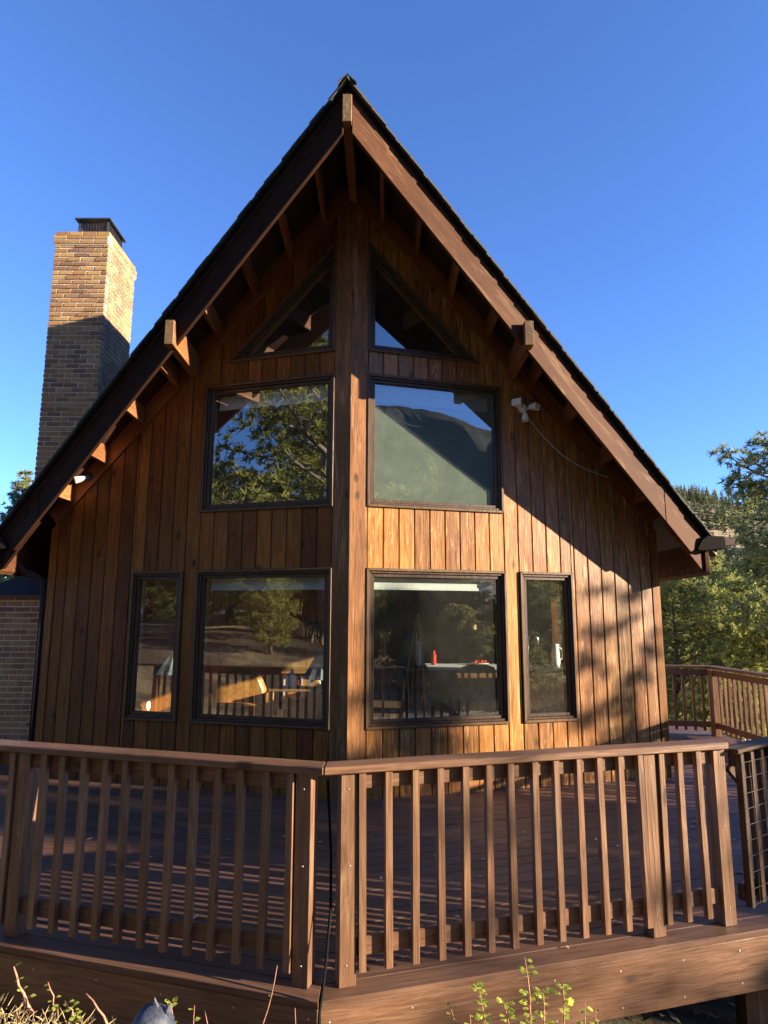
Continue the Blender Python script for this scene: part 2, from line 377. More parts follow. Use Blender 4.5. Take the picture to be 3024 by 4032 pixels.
# azimuth here: 0 = +Y (away from the camera), clockwise
ridge('hill', 'hillside', 8, 62, 240, lambda t: 62*(0.55+0.45*math.sin(math.pi*min(1, t*1.2+0.18)))+4*math.sin(t*31), 280)
ridge('mountain', 'mountain', 112, 196, 800, lambda t: 430*(0.30+0.70*max(0, math.sin(math.pi*(0.1+0.85*t)))**1.3)+26*math.sin(t*17)+12*math.sin(t*41), 620)

# ------------------------------------------------------------------ house
SL = 1.015; A = 0.2793; CA, SA, TA = math.cos(A), math.sin(A), math.tan(A)
HW = 3.68; UEND = HW/CA
house = thing('prow_house', 'brown cedar-sided house with pointed gable front and steep roof', 'house', (0, 4.5, 0))
def eu(s): return Vector((s*CA, SA, 0))
def en(s): return Vector((s*SA, -CA, 0))
def WP(s, u, z, d=0.0): return eu(s)*u+en(s)*d+Vector((0, 0, z))
UI, UO, BO, SI, SO = 0.188, 1.797, 1.803, 1.986, 2.651
Z0, Z1, Z2, Z3 = 0.6815, 2.3295, 3.0016, 4.4982
TB, TT, TU = 4.772, 6.10, 1.527
openings = [(UI, BO, (Z0, Z0), (Z1, Z1)), (SI, SO, (Z0, Z0), (Z1, Z1)), (UI, UO, (Z2, Z2), (Z3, Z3)), (UI, TU, (TB, TB), (TT, TB))]
def cuts(ua, ub, zb, ztop, grow=0.0):
    segs = [((zb, zb), (ztop(ua), ztop(ub)))]; mid = (ua+ub)/2
    for (o0, o1, lo, hi) in openings:
        if not (o0 < mid < o1): continue
        fl = lambda u: lo[0]+(lo[1]-lo[0])*(u-o0)/(o1-o0)
        fh = lambda u: hi[0]+(hi[1]-hi[0])*(u-o0)/(o1-o0)
        out = []
        for (l, h) in segs:
            if fl(mid) > (h[0]+h[1])/2 or fh(mid) < (l[0]+l[1])/2: out.append((l, h)); continue
            out.append((l, (fl(ua), fl(ub)))); out.append(((fh(ua), fh(ub)), h))
        segs = out
    return [(l, h) for l, h in segs if max(h[0]-l[0], h[1]-l[1]) > 0.012 and min(h[0]-l[0], h[1]-l[1]) > -0.002]
edges = sorted({0.0, UI, UO, BO, SI, SO, TU, UEND})
BW = 0.179
for s in (-1, 1):
    wl = MB()
    for ua, ub in zip(edges[:-1], edges[1:]):
        if ub-ua < 0.004: continue
        for (l, h) in cuts(ua, ub, -0.5, lambda u: 6.88-SL*u*CA):
            q = [(ua, l[0]), (ub, l[1]), (ub, h[1]), (ua, h[0])]
            wl.prism([WP(s, u, z, -0.13) for u, z in q], [WP(s, u, z, 0.0) for u, z in q])
    wall = wl.build('wall', 'trim_brown', house)
    grid = [0.188+BW*i for i in range(40) if 0.188+BW*i < UEND-0.12]+[UEND-0.085]
    gaps = []
    for g0, g1 in zip(grid[:-1], grid[1:]):
        br = [g0]+[e for e in edges if e != TU and g0+0.03 < e < g1-0.03]+[g1]
        for ua, ub in zip(br[:-1], br[1:]):
            for (l, h) in cuts(ua, ub, -0.02, lambda u: 6.605-SL*u*CA):
                ga = 0.004 if ua == g0 else 0.0; gb = 0.004 if ub == g1 else 0.0
                T = 0.021+random.uniform(-0.0015, 0.0015)
                prof = [(ua+ga, 0.001), (ua+ga, T-0.008), (ua+ga+0.007, T), (ub-gb-0.007, T), (ub-gb, T-0.008), (ub-gb, 0.001)]
                lz = lambda u: l[0]+(l[1]-l[0])*(u-ua)/(ub-ua); hz = lambda u: h[0]+(h[1]-h[0])*(u-ua)/(ub-ua)
                MB().prism([WP(s, u, lz(u), d) for u, d in prof], [WP(s, u, hz(u), d) for u, d in prof]).build('siding_board', 'siding_sunlit' if s > 0 else 'siding', wall)
    # trim board on the prow corner and at the outer corner, frieze under the roof
    q = [(0.0, -0.02), (0.183, -0.02), (0.183, 6.42), (0.0, 6.60)]
    MB().prism([WP(s, u, z, 0.002) for u, z in q], [WP(s, u+(0.0 if u else -0.008), z, 0.032) for u, z in q]).build('corner_trim', 'corner_wood', house)
    q = [(UEND-0.08, -0.02), (UEND+0.02, -0.02), (UEND+0.02, 6.605-SL*UEND*CA), (UEND-0.08, 6.605-SL*(UEND-0.08)*CA)]
    MB().prism([WP(s, u, z, 0.002) for u, z in q], [WP(s, u, z, 0.028) for u, z in q]).build('corner_trim', 'siding', house)
    p0 = WP(s, 0.02, 6.75-SL*0.02*CA, 0.020); p1 = WP(s, UEND+0.02, 6.75-SL*UEND*CA, 0.020)
    x = (p1-p0).normalized(); z = en(s)
    MB().box((0, -0.105, -0.018), ((p1-p0).length, 0.105, 0.018)).build('frieze_board', 'frieze_wood', house, frame_m(p0, x, z.cross(x), z))
    # side wall; unseen openings added on the sunny side to let sun inside
    sw = MB()
    if s < 0: sw.box((-HW, 1.06, -0.5), (-HW+0.13, 9.0, 3.2))
    else:
        for y0_, y1_, za, zb_ in ((1.06, 1.25, -0.5, 3.2), (3.9, 4.6, -0.5, 3.2), (5.7, 9.0, -0.5, 3.2), (4.6, 5.7, -0.5, 0.9), (4.6, 5.7, 2.5, 3.2), (1.25, 3.9, -0.5, 0.9), (1.25, 3.9, 2.5, 3.2)):
            sw.box((HW-0.13, y0_, za), (HW, y1_, zb_))
    sw.build('side_wall', 'siding', house)
bw = MB().box((-HW, 9.0, -0.5), (HW, 9.13, 3.2)); bw.prism([(-HW, 9.0, 3.2), (HW, 9.0, 3.2), (0, 9.0, 6.9)], [(-HW, 9.13, 3.2), (HW, 9.13, 3.2), (0, 9.13, 6.9)])
bw.build('rear_wall', 'panel_wood', house)
FL = 0.2
MB().prism([(-HW+.13, 1.05, FL-.15), (0, 0.14, FL-.15), (HW-.13, 1.05, FL-.15), (HW-.13, 9, FL-.15), (-HW+.13, 9, FL-.15)],
           [(-HW+.13, 1.05, FL), (0, 0.14, FL), (HW-.13, 1.05, FL), (HW-.13, 9, FL), (-HW+.13, 9, FL)]).build('interior_floor', 'inner_floor', house)
# loft floor deep inside shades the upper storey
MB().box((-HW+.13, 3.0, 2.62), (HW-.13, 9, 2.78)).build('loft_floor', 'panel_wood', house)
pwl = MB().box((-HW+.13, 6.0, FL), (-0.4, 6.08, 2.62)).build('partition_wall', 'inner_wall', house)
for i in range(22): MB().box((-HW+.14+i*.143, 5.98, FL), (-HW+.277+i*.143, 5.999, 2.61)).build('panel_board', 'panel_wood', pwl)

# windows
def inset(poly, d):
    n = len(poly); c = sum((Vector(p) for p in poly), Vector((0, 0)))/n; out = []
    for i in range(n):
        p, q, r_ = Vector(poly[i-1]), Vector(poly[i]), Vector(poly[(i+1) % n])
        def off(a, b):
            t = (b-a).normalized(); nn = Vector((-t.y, t.x))
            if nn.dot(c-a) < 0: nn = -nn
            return nn
        n1, n2 = off(p, q), off(q, r_); k = (n1+n2)/(1+n1.dot(n2))
        out.append(tuple(q+k*d))
    return out
def ring(s, outer, w, d0, d1):
    inner = inset(outer, w); mb = MB(); n = len(outer)
    for i in range(n):
        j = (i+1) % n; q = [outer[i], outer[j], inner[j], inner[i]]
        mb.prism([WP(s, u, z, d0) for u, z in q], [WP(s, u, z, d1) for u, z in q])
    return mb, inner
def window(s, poly, label, blind=None, screen=False):
    cu = sum(p[0] for p in poly)/len(poly); zb = min(p[1] for p in poly)
    wn = sub('window', house, WP(s, cu, zb)); wn['label'] = label
    poly = inset(poly, -0.006)
    mb, i1 = ring(s, poly, 0.030, -0.02, 0.046); mb.build('casing', 'trim_brown', wn, bevel=0.004)
    mb, i2 = ring(s, inset(i1, 0.002), 0.024, -0.03, 0.026); mb.build('frame', 'sash_brown', wn, bevel=0.004)
    mb, i3 = ring(s, inset(i2, 0.002), 0.034, -0.05, 0.006); mb.build('sash', 'sash_brown', wn, bevel=0.003)
    g = inset(i3, -0.008)
    MB().add([WP(s, u, z, -0.024) for u, z in g], [tuple(range(len(g)))]).build('pane', 'glass', wn, fix=False)
    mb, i4 = ring(s, inset(i1, -0.02), 0.03, -0.19, -0.052); mb.build('jamb', 'jamb_wood', wn)
    if blind:
        u0, u1 = min(p[0] for p in i3)+0.02, max(p[0] for p in i3)-0.02; zt = max(p[1] for p in i3)
        q = [(u0, zt-blind), (u1, zt-blind), (u1, zt-0.0), (u0, zt-0.0)]
        mb = MB().prism([WP(s, u, z, -0.12) for u, z in q], [WP(s, u, z, -0.115) for u, z in q])
        q = [(u0, zt-blind-0.03), (u1, zt-blind-0.03), (u1, zt-blind), (u0, zt-blind)]
        mb.prism([WP(s, u, z, -0.13) for u, z in q], [WP(s, u, z, -0.105) for u, z in q])
        mb.build('roller_blind', 'blind_white', wn)
    if screen:
        MB().add([WP(s, u, z, -0.045) for u, z in g], [tuple(range(len(g)))]).build('insect_screen', 'insect_screen', wn, fix=False)
sq = lambda u0, u1, z0, z1: [(u0, z0), (u1, z0), (u1, z1), (u0, z1)]
for s, nm in ((-1, 'left of the prow corner'), (1, 'right of the prow corner')):
    window(s, sq(UI, BO, Z0, Z1), 'large lower window '+nm, blind=0.10)
    window(s, sq(SI, SO, Z0, Z1), 'narrow lower window '+nm)
    window(s, sq(UI, UO, Z2, Z3), 'large upper window '+nm, screen=(s > 0), blind=0.14)
    window(s, [(UI, TB), (TU, TB), (UI, TT)], 'triangular gable window '+nm)
# panes for the unseen side openings added to light the room
for y0_, y1_ in ((1.25, 3.9), (4.6, 5.7)):
    wn = sub('window', house, (HW, y0_, 0.9))
    MB().add([(HW-.07, y0_, 0.9), (HW-.07, y1_, .9), (HW-.07, y1_, 2.5), (HW-.07, y0_, 2.5)], [(0, 1, 2, 3)]).build('pane', 'glass', wn, fix=False)

# roof: two slabs of decking, courses of shingles on top, boards along the raking edge
YB0, KB = -1.20, 0.47
BT, BBOT = 6.905, 6.52           # barge board top and bottom: z = const - SL*|x|
XE, YBACK = 4.30, 9.6
roof = sub('roof', house, (0, 4.5, 3.2))
n45 = 1/math.sqrt(2)
for s in (-1, 1):
    def RPt(x, y, dz): return Vector((s*x, y, BT-SL*x+dz))
    pl = [(0, YB0-0.045), (XE, YB0-0.045+KB*XE), (XE, YBACK), (0, YBACK)]
    MB().prism([RPt(x, y, 0.0) for x, y in pl], [RPt(x, y, 0.05) for x, y in pl]).build('roof_decking', 'soffit_wood', roof)
    # shingle courses, each one lapping over the next lower one
    exp = 0.135; nC = int(XE*math.sqrt(2)/exp)+1
    for i in range(nC):
        x0 = max(0.0, i*exp*n45-0.05); x1 = min(XE+0.03, (i+1)*exp*n45)
        jt = random.uniform(-0.012, 0.012); yo = -0.125+jt
        fr_ = [(x0, YB0+yo+KB*x0), (x1, YB0+yo+KB*x1), (x1, YBACK+0.05), (x0, YBACK+0.05)]
        lo = [RPt(fr_[0][0], fr_[0][1], 0.096), RPt(fr_[1][0], fr_[1][1], 0.109), RPt(fr_[2][0], fr_[2][1], 0.109), RPt(fr_[3][0], fr_[3][1], 0.096)]
        hi = [p+Vector((0, 0, 0.024+random.uniform(0, 0.008))) for p in lo]
        MB().prism(lo, hi).build('shingle_course', 'shingle', roof)
    pl2 = [(0, YB0-0.07), (XE, YB0-0.07+KB*XE), (XE, YBACK), (0, YBACK)]
    MB().prism([RPt(x, y, 0.052) for x, y in pl2], [RPt(x, y, 0.095) for x, y in pl2]).build('roof_edge_board', 'eave_trim', roof)
    # barge board in two lengths, butted near the eave
    fdir = Vector((s*1.0, KB, -SL)); hd = Vector((s, KB, 0)).normalized(); fn = Vector((hd.y*s, -abs(hd.x), 0))
    def bq(x0, x1, f0=0.0, f1=0.042, x1t=None):
        q = [(x0, BBOT), (x1, BBOT), (x1t or x1, BT), (x0, BT)]
        a = [Vector((s*x, YB0+KB*x, zc-SL*x)) for x, zc in q]
        O = Vector((s*x0, YB0+KB*x0, BBOT-SL*x0)); X = fdir.normalized(); Y = fn; Zv = X.cross(Y); M = frame_m(O, X, Y, Zv); Mi = M.inverted()
        return MB().prism([Mi @ (p+fn*f0) for p in a], [Mi @ (p+fn*f1) for p in a]), M
    mb, M = bq(0.03, 3.56); mb.build('barge_board', 'barge_wood' if s > 0 else 'barge_shaded', house, M, bevel=0.004)
    mb, M = bq(3.566, 3.89, x1t=4.15); mb.build('barge_board', 'barge_wood' if s > 0 else 'barge_shaded', house, M, bevel=0.004)
    q = [(3.60, BBOT-SL*3.60+.02), (4.10, BBOT-SL*4.10+.005), (4.22, BBOT-SL*4.10+.02), (4.22, 2.66), (3.80, 2.95)]
    bx = [Vector((s*x, YB0+KB*x, z)) for x, z in q]
    MB().prism([p-fn*0.045 for p in bx], [p-fn*0.004 for p in bx]).build('eave_end', 'barge_wood' if s > 0 else 'barge_shaded', house, bevel=0.003)
    # fascia along the eave, boxed eave tail
    MB().prism([RPt(4.13, YB0+KB*4.13-.03, -0.36), RPt(4.17, YB0+KB*4.13-.03, -0.36), RPt(4.17, YBACK, -0.36), RPt(4.13, YBACK, -0.36)],
               [RPt(4.13, YB0+KB*4.13-.03, 0.0), RPt(4.17, YB0+KB*4.13-.03, 0.03), RPt(4.17, YBACK, 0.03), RPt(4.13, YBACK, 0.0)]).build('eave_fascia', 'barge_wood', house)
    # lookouts between wall and barge board, mid purlin
    for x in (0.34, 0.74, 1.155, 1.60, 2.13, 2.56, 3.02, 3.46):
        yb = YB0+KB*x+0.01; yw = TA*x-0.02; t = 0.023; hgt = 0.19
        MB().prism([(s*(x-t), yb, BT-SL*x-hgt), (s*(x+t), yb, BT-SL*x-hgt), (s*(x+t), yw, BT-SL*x-hgt), (s*(x-t), yw, BT-SL*x-hgt)],
                   [(s*(x-t), yb, BT-SL*x+t-.004), (s*(x+t), yb, BT-SL*x-t-.004), (s*(x+t), yw, BT-SL*x-t-.004), (s*(x-t), yw, BT-SL*x+t-.004)]).build('lookout', 'beam_wood', house)
    xp = 1.885; yb = YB0+KB*xp
    zlo, zhi = 4.625, 4.895
    pu = MB().box((s*xp-0.046, yb-0.165, zlo), (s*xp+0.046, TA*xp-0.01, zhi)).build('purlin', 'beam_wood', house, bevel=0.004)
    MB().box((s*xp-0.043, yb-0.168, zlo+.003), (s*xp+0.043, yb-0.1655, zhi-.003)).build('end_grain', 'beam_end', pu)
rb = MB().box((-0.045, YB0-0.075, 6.57), (0.045, YBACK-0.1, 6.87)).build('ridge_beam', 'beam_wood', house, bevel=0.004)
MB().box((-0.042, YB0-0.079, 6.573), (0.042, YB0-0.0755, 6.867)).build('end_grain', 'beam_end', rb)
# ridge cap
for i in range(38):
    y0_ = YB0-0.130+i*0.28; mb = MB()
    z_ = BT+0.150
    hx = [(-0.09, -0.0914), (0, 0), (0.09, -0.0914), (0.09, -0.104), (0, -0.0125), (-0.09, -0.104)]
    mb.prism([(a, y0_, z_+b) for a, b in hx], [(a, y0_+.3, z_+b-.010) for a, b in hx])
    mb.build('ridge_shingle', 'shingle', roof)

# gutters: K-profile along both eaves
def gutter(x0, z0, ya, yb, s, name='gutter'):
    prof = [(0, 0), (0, -0.12), (0.075, -0.12), (0.09, -0.09), (0.115, -0.06), (0.125, -0.01), (0.125, 0.0)]
    outer = [(s*(x0+a), z0+b) for a, b in prof]; inner = [(s*(x0+a*0.94+0.004), z0+b*0.94-0.003) for a, b in prof][::-1]
    q = outer+inner; mb = MB().prism([(x, ya, z) for x, z in q], [(x, yb, z) for x, z in q])
    mb.prism([(x, ya-0.003, z) for x, z in outer], [(x, ya, z) for x, z in outer])
    return mb.build(name, 'gutter_brown', house)
gutter(4.175, 2.835, 0.80, YBACK, 1); gutter(4.175, 2.835, 0.80, YBACK, -1)
hp = [(3.99, 2.60), (4.05, 2.585), (4.30, 2.615), (4.315, 2.755), (4.12, 2.762), (4.06, 2.72), (4.02, 2.66)]
for s in (-1, 1):
    yg = YB0+KB*4.1-0.055
    MB().prism([(s*x, yg-.07, z) for x, z in hp], [(s*x, yg, z) for x, z in hp]).build('gutter_end', 'eave_trim', house, bevel=.006)
    sp_ = [(4.318, 2.645), (4.43, 2.655), (4.435, 2.70), (4.455, 2.735), (4.318, 2.735)]
    MB().prism([(s*x, yg-.06, z) for x, z in sp_], [(s*x, yg+.3, z) for x, z in sp_]).build('gutter_spout', 'gutter_brown', house, bevel=.004)
# downspout at the left corner
MB().tube([(-4.20, 1.12, 2.72), (-4.19, 1.13, 2.5), (-4.08, 1.16, 2.37), (-3.92, 1.14, 2.31), (-3.80, 1.12, 2.24), (-3.775, 1.11, 2.08), (-3.775, 1.11, 0.02)], 0.042, 8).build('downspout', 'downspout_metal', house, smooth=True)

# ------------------------------------------------------------------ chimney
CX0, CX1, CY0, CY1, CT = -4.505, -3.712, 2.0, 3.02, 7.47
chim = thing('chimney', 'tall tan brick chimney rising beside the left roof slope', 'chimney', (-4.2, 2.4, -0.5))
MB().box((CX0+.008, CY0+.008, -0.5), (CX1-.008, CY1-.008, CT-.06)).build('mortar_core', 'mortar', chim)
LX0, LY0, LZ = -5.0, 1.60, 2.10
MB().box((LX0+.008, LY0+.008, -0.6), (CX1-.03, CY1+.3, LZ-.01)).build('mortar_base', 'mortar', chim)
BH, BG, BL, BD = 0.0562, 0.0155, 0.189, 0.09
brick_me = {}
def brick(L, D=0.09):
    k = (round(L, 3), D)
    if k not in brick_me: brick_me[k] = MB().box((0, 0, 0), (L, D, BH)).mesh('brick', 'brick', bevel=0.003)
    return brick_me[k]
fld = MB(); nb = 0
rows = int((CT-0.21-LZ)/(BH+BG))
for i in range(rows, -1, -1):
    z = CT-0.21-(rows-i+1)*(BH+BG)+BG
    x = CX0; first = 0.085 if i % 2 else BL
    while x < CX1-0.03:
        L = min(first if x == CX0 else BL, CX1-x)
        if CX1-x-L < 0.03: L = CX1-x
        if z > 3.25:
            place('brick', brick(L), chim, Matrix.Translation((x+random.uniform(-.003, .003), CY0-random.uniform(0, .006), z+random.uniform(-.002, .002)))); nb += 1
        else: fld.box((x, CY0, z), (x+L, CY0+.09, z+BH))
        x += L+BG
    for xf, sgn in ((CX1, 1), (CX0, -1)):
        y = CY0+0.09+BG; first = BL if i % 2 else 0.085
        while y < CY1-0.03:
            L = min(first if y == CY0+0.09+BG else BL, CY1-y)
            xa = xf-0.09 if sgn > 0 else xf
            dj = random.uniform(0, .003)*sgn
            fld.box((xa+dj, y, z), (xa+.09+dj, y+L, z+BH)); y += L+BG
# corbel: two stepped courses and a narrower top one
for zc, g in ((CT-0.21, 0.02), (CT-0.21+BH+BG, 0.02), (CT-0.21+2*(BH+BG), 0.0)):
    MB().box((CX0-g+.01, CY0-g+.01, zc-BG*0.9), (CX1+g-.01, CY1+g-.01, zc+BH)).build('corbel_mortar', 'mortar', chim)
    x = CX0-g
    while x < CX1+g-0.02:
        L = min(BL, CX1+g-x)
        place('brick', brick(L), chim, Matrix.Translation((x, CY0-g, zc))); nb += 1; x += L+BG
    y = CY0-g+0.09+BG
    while y < CY1+g-0.03:
        L = min(BL, CY1+g-y); fld.box((CX1+g-.09, y, zc), (CX1+g, y+L, zc+BH)); y += L+BG
rows2 = int(LZ/(BH+BG))+6
for i in range(rows2):
    z = LZ-0.02-(i+1)*(BH+BG)+BG; x = LX0; first = 0.085 if i % 2 else BL
    while x < CX1-0.06:
        L = min(first if x == LX0 else BL, CX1-.03-x)
        if z > 0.62 and x > -4.62 and nb < 300:
            place('brick', brick(L), chim, Matrix.Translation((x, LY0-random.uniform(0, .003), z))); nb += 1
        else: fld.box((x, LY0, z), (x+L, LY0+.09, z+BH))
        x += L+BG
tag(fld.build('brickwork', 'brick_field', chim), None, None, kind='stuff')
MB().prism([(LX0-.03, LY0-.035, LZ-.01), (CX1, LY0-.035, LZ-.01), (CX1, CY0+.02, LZ-.01), (LX0-.03, CY0+.02, LZ-.01)],
           [(CX0+.02, CY0-.004, LZ+.30), (CX1, CY0-.004, LZ+.30), (CX1, CY0+.05, LZ+.30), (CX0+.02, CY0+.05, LZ+.30)]).build('sloped_wash', 'wash_slate', chim)
MB().box((LX0-.045, LY0-.05, LZ-.045), (CX1, CY0, LZ-.011)).build('wash_edge', 'gutter_brown', chim)
MB().box((CX0+.30, CY0+.18, CT-.06), (CX1-.13, CY0+.62, CT+.09)).build('flue', 'flue_clay', chim, bevel=0.02)
cap = sub('chimney_cap', chim, ((CX0+CX1)/2, 2.5, CT))
kx0, kx1, ky0, ky1, kz0, kz1 = CX0+.27, CX1-.10, CY0+.14, CY0+.66, CT+.055, CT+.25
cm = MB().prism([(kx0-.055, ky0-.055, kz1), (kx1+.055, ky0-.055, kz1), (kx1+.055, ky1+.055, kz1), (kx0-.055, ky1+.055, kz1)],
                [(kx0-.055, ky0-.055, kz1+.02), (kx1+.055, ky0-.055, kz1+.02), (kx1+.055, ky1+.055, kz1+.02), (kx0-.055, ky1+.055, kz1+.02)])
cm.prism([(kx0-.05, ky0-.05, kz1+.02), (kx1+.05, ky0-.05, kz1+.02), (kx1+.05, ky1+.05, kz1+.02), (kx0-.05, ky1+.05, kz1+.02)],
         [(kx0+.18, ky0+.2, kz1+.05), (kx1-.18, ky0+.2, kz1+.05), (kx1-.18, ky1-.2, kz1+.05), (kx0+.18, ky1-.2, kz1+.05)])
cm.build('lid', 'cap_metal', cap)
ms = MB()
for (x, y) in ((kx0, ky0), (kx1, ky0), (kx0, ky1), (kx1, ky1)): ms.box((x-.012, y-.012, kz0), (x+.012, y+.012, kz1))
for a_, b_ in (((kx0, ky0), (kx1, ky0)), ((kx1, ky0), (kx1, ky1)), ((kx0, ky0), (kx0, ky1)), ((kx0, ky1), (kx1, ky1))):
    a_, b_ = Vector((*a_, 0)), Vector((*b_, 0)); nB = 10
    for k in range(1, nB):
        p = a_.lerp(b_, k/nB); ms.box((p.x-.003, p.y-.003, kz0), (p.x+.003, p.y+.003, kz1))
    for k in range(6):
        z = kz0+.03+k*0.033; ms.box((min(a_.x, b_.x)-.003, min(a_.y, b_.y)-.003, z-.0025), (max(a_.x, b_.x)+.003, max(a_.y, b_.y)+.003, z+.0025))
    ms.box((min(a_.x, b_.x)-.01, min(a_.y, b_.y)-.01, kz0-.012), (max(a_.x, b_.x)+.01, max(a_.y, b_.y)+.01, kz0+.028))
ms.build('wire_cage', 'cap_metal', cap)

# ------------------------------------------------------------------ deck
screw_me = MB().lathe([(0.0045, 0), (0.0055, 0.0008), (0.003, 0.0015)], 8).mesh('screw', 'nail_steel')
MX = 0.068; TD = 0.30; YF = -3.535
deck = thing('deck', 'dark brown plank deck wrapping the pointed front of the house', 'deck', (0, -1.6, -0.45))
def edge_y(x, off=0.0): return YF+TD*abs(x-MX)+off
step = 0.1495*math.sqrt(1+TD*TD); gap = 0.006*math.sqrt(1+TD*TD)
def plank(xa, xb, i):
    s = 1 if xb > MX+0.01 else -1
    o0, o1 = i*step, (i+1)*step-gap
    x_in, x_out = (xa, xb) if s > 0 else (xb, xa)
    O = Vector((x_in, edge_y(x_in, o0), 0)); X = Vector((s, TD, 0)).normalized(); Zv = Vector((0, 0, 1)); Y = Zv.cross(X); M = frame_m(O, X, Y, Zv); Mi = M.inverted()
    dz = random.uniform(-.0015, .0015)
    q = [(x_in, edge_y(x_in, o0)), (x_out, edge_y(x_out, o0)), (x_out, edge_y(x_out, o1)), (x_in, edge_y(x_in, o1))]
    MB().prism([Mi @ Vector((x, y, -0.036+dz)) for x, y in q], [Mi @ Vector((x, y, dz)) for x, y in q]).build('plank', 'deck_wood', deck, M, bevel=0.003)
for i in range(25):
    jl = random.uniform(-3.4, -1.2) if i % 3 == 1 else None
    if jl: plank(-6.2, jl-.002, i); plank(jl+.002, MX-.002, i)
    else: plank(-6.2, MX-.002, i)
    jr = random.uniform(1.5, 4.2) if i % 3 == 0 and i > 2 else None
    if jr: plank(MX+.002, jr-.002, i); plank(jr+.002, 5.75, i)
    else: plank(MX+.002, 5.75, i)
for i in range(25, 47): plank(3.60, 5.75, i)
for s, xe in ((-1, -6.2), (1, 5.75)):
    a_ = Vector((MX, YF+.035, -0.185)); b_ = Vector((xe, edge_y(xe)+.035, -0.185)); x = (b_-a_).normalized(); LL = (b_-a_).length
    nf = Vector((x.y, -x.x, 0)); nf = nf if nf.y < 0 else -nf; jn = 3.35
    for p0_, p1_ in ((0.0, jn), (jn+.004, LL)):
        fb = beam('fascia_board', a_+x*p0_, a_+x*p1_, nf, 0.285, 0.038, 'rail_x', deck)
        t_ = p0_+.05
        while t_ < p1_:
            for dz in (-.09, .09):
                place('screw', screw_me, fb, frame_m(a_+x*(t_+random.uniform(-.008, .008))+nf*.0192+Vector((0, 0, dz+random.uniform(-.01, .01))), x, nf.cross(x), nf))
            t_ += .405
for (x, y) in ((2.62, -2.55), (0.07, -3.3), (-3.0, -2.4), (5.6, -1.7), (2.0, -1.0), (4.2, 0.5)):
    MB().box((x-.07, y-.07, gz(x, y)-.3), (x+.07, y+.07, -0.045)).build('support_post', 'rail_z', deck)

# ------------------------------------------------------------------ railings
bal_me = MB().box((-.019, -.019, 0), (.019, .019, 0.945)).mesh('baluster', 'rail_z', bevel=0.002)
bal_far = MB().box((-.019, -.019, 0), (.019, .019, 0.88)).mesh('baluster', 'rail_z')
post_me = MB().box((-.0445, -.0445, 0), (.0445, .0445, 1.009)).mesh('post', 'rail_z', bevel=0.004)
nail_me = MB().lathe([(0.0035, 0), (0.005, 0.001), (0.003, 0.003)], 6).mesh('nail', 'nail_steel')
def rail(label, P0, P1, posts, bals, outward, cap_a, cap_b, group=None, capz=1.05):
    """P0,P1 plan line of the post centres; posts/bals are distances along it"""
    P0, P1 = Vector((*P0, 0)), Vector((*P1, 0)); x = (P1-P0).normalized(); L = (P1-P0).length
    y = Vector((-x.y, x.x, 0)); y = y if y.dot(Vector((*outward, 0))) > 0 else -y; z = Vector((0, 0, 1))
    t = thing('deck_railing', label, 'railing', (P0+P1)/2, group)
    def W(a, b, c=0.0): return P0+x*a+y*b+z*c
    yy = z.cross(x)
    for a in posts:
        o = place('post', post_me, t, frame_m(W(a, 0), x, yy, z))
        for zz in (0.10, 0.56, 0.93):
            MM = frame_m(W(a+random.uniform(-.01, .01), 0.0447, zz), x, z if yy.dot(y) < 0 else -z, y)
            place('nail', nail_me, o, MM)
    for i, a in enumerate(bals):
        rr = random.uniform(-.022, .022)
        M = frame_m(W(a+random.uniform(-.003, .003), 0.0195+.02, 0.062), x, yy, z) @ Matrix.Rotation(rr*0.4, 4, 'Y')
        place('baluster', bal_me, t, M)
    lo = min(list(posts)+list(bals)); hi = max(list(posts)+list(bals))
    for zc, nm in ((0.964, 'top_rail'), (0.165, 'bottom_rail')):
        beam(nm, W(lo, 0, zc), W(hi, 0, zc), y, 0.088, 0.036, 'rail_x', t)
    O = W(0, 0, 0); M = frame_m(O, x, yy, z); Mi = M.inverted()
    q = [Vector((*cap_a[0], 0)), Vector((*cap_b[0], 0)), Vector((*cap_b[1], 0)), Vector((*cap_a[1], 0))]
    MB().prism([Mi @ (p+z*(capz-.04)) for p in q], [Mi @ (p+z*capz) for p in q]).build('rail_cap', 'rail_x', t, M, bevel=0.005)
    return t
RY = 0.135                                    # posts stand this far in from the deck edge
def rl(x): return edge_y(x, RY)
nx = Vector((TD, -1, 0)).normalized()
def capline(s, x, o): # outer/inner edge of the cap: offset o outwards
    return (x, edge_y(x, RY-o*math.sqrt(1+TD*TD)))
CO, CI = 0.075, -0.068
cr = math.sqrt(1+TD*TD)
xs0 = MX+0.115
rail('front deck railing right of the corner gap, sunlit balusters', (xs0, rl(xs0)), (2.435, rl(2.435)), [0.0, 1.84, 2.345], [0.075+0.1415*i for i in range(13) if 0.075+0.1415*i < 1.80]+[1.905, 2.045, 2.19],
     (nx.x, nx.y), (capline(1, MX+.002, CO), capline(1, MX+.002, CI)), (capline(1, 2.50, CO), capline(1, 2.50, CI)))
xl0 = MX-0.095
rail('front deck railing left of the corner gap, balusters mostly in shade', (xl0, rl(xl0)), (-5.6, rl(-5.6)), [0.0, 1.80, 3.62, 5.4], [0.07+0.1435*i for i in range(13) if 0.07+0.1435*i < 1.76]+[1.87+0.1435*i for i in range(12)]+[3.69+.1435*i for i in range(12)],
     (-nx.x, nx.y), (capline(-1, MX-.002, CO), capline(-1, MX-.002, CI)), (capline(-1, -5.7, CO), capline(-1, -5.7, CI)))
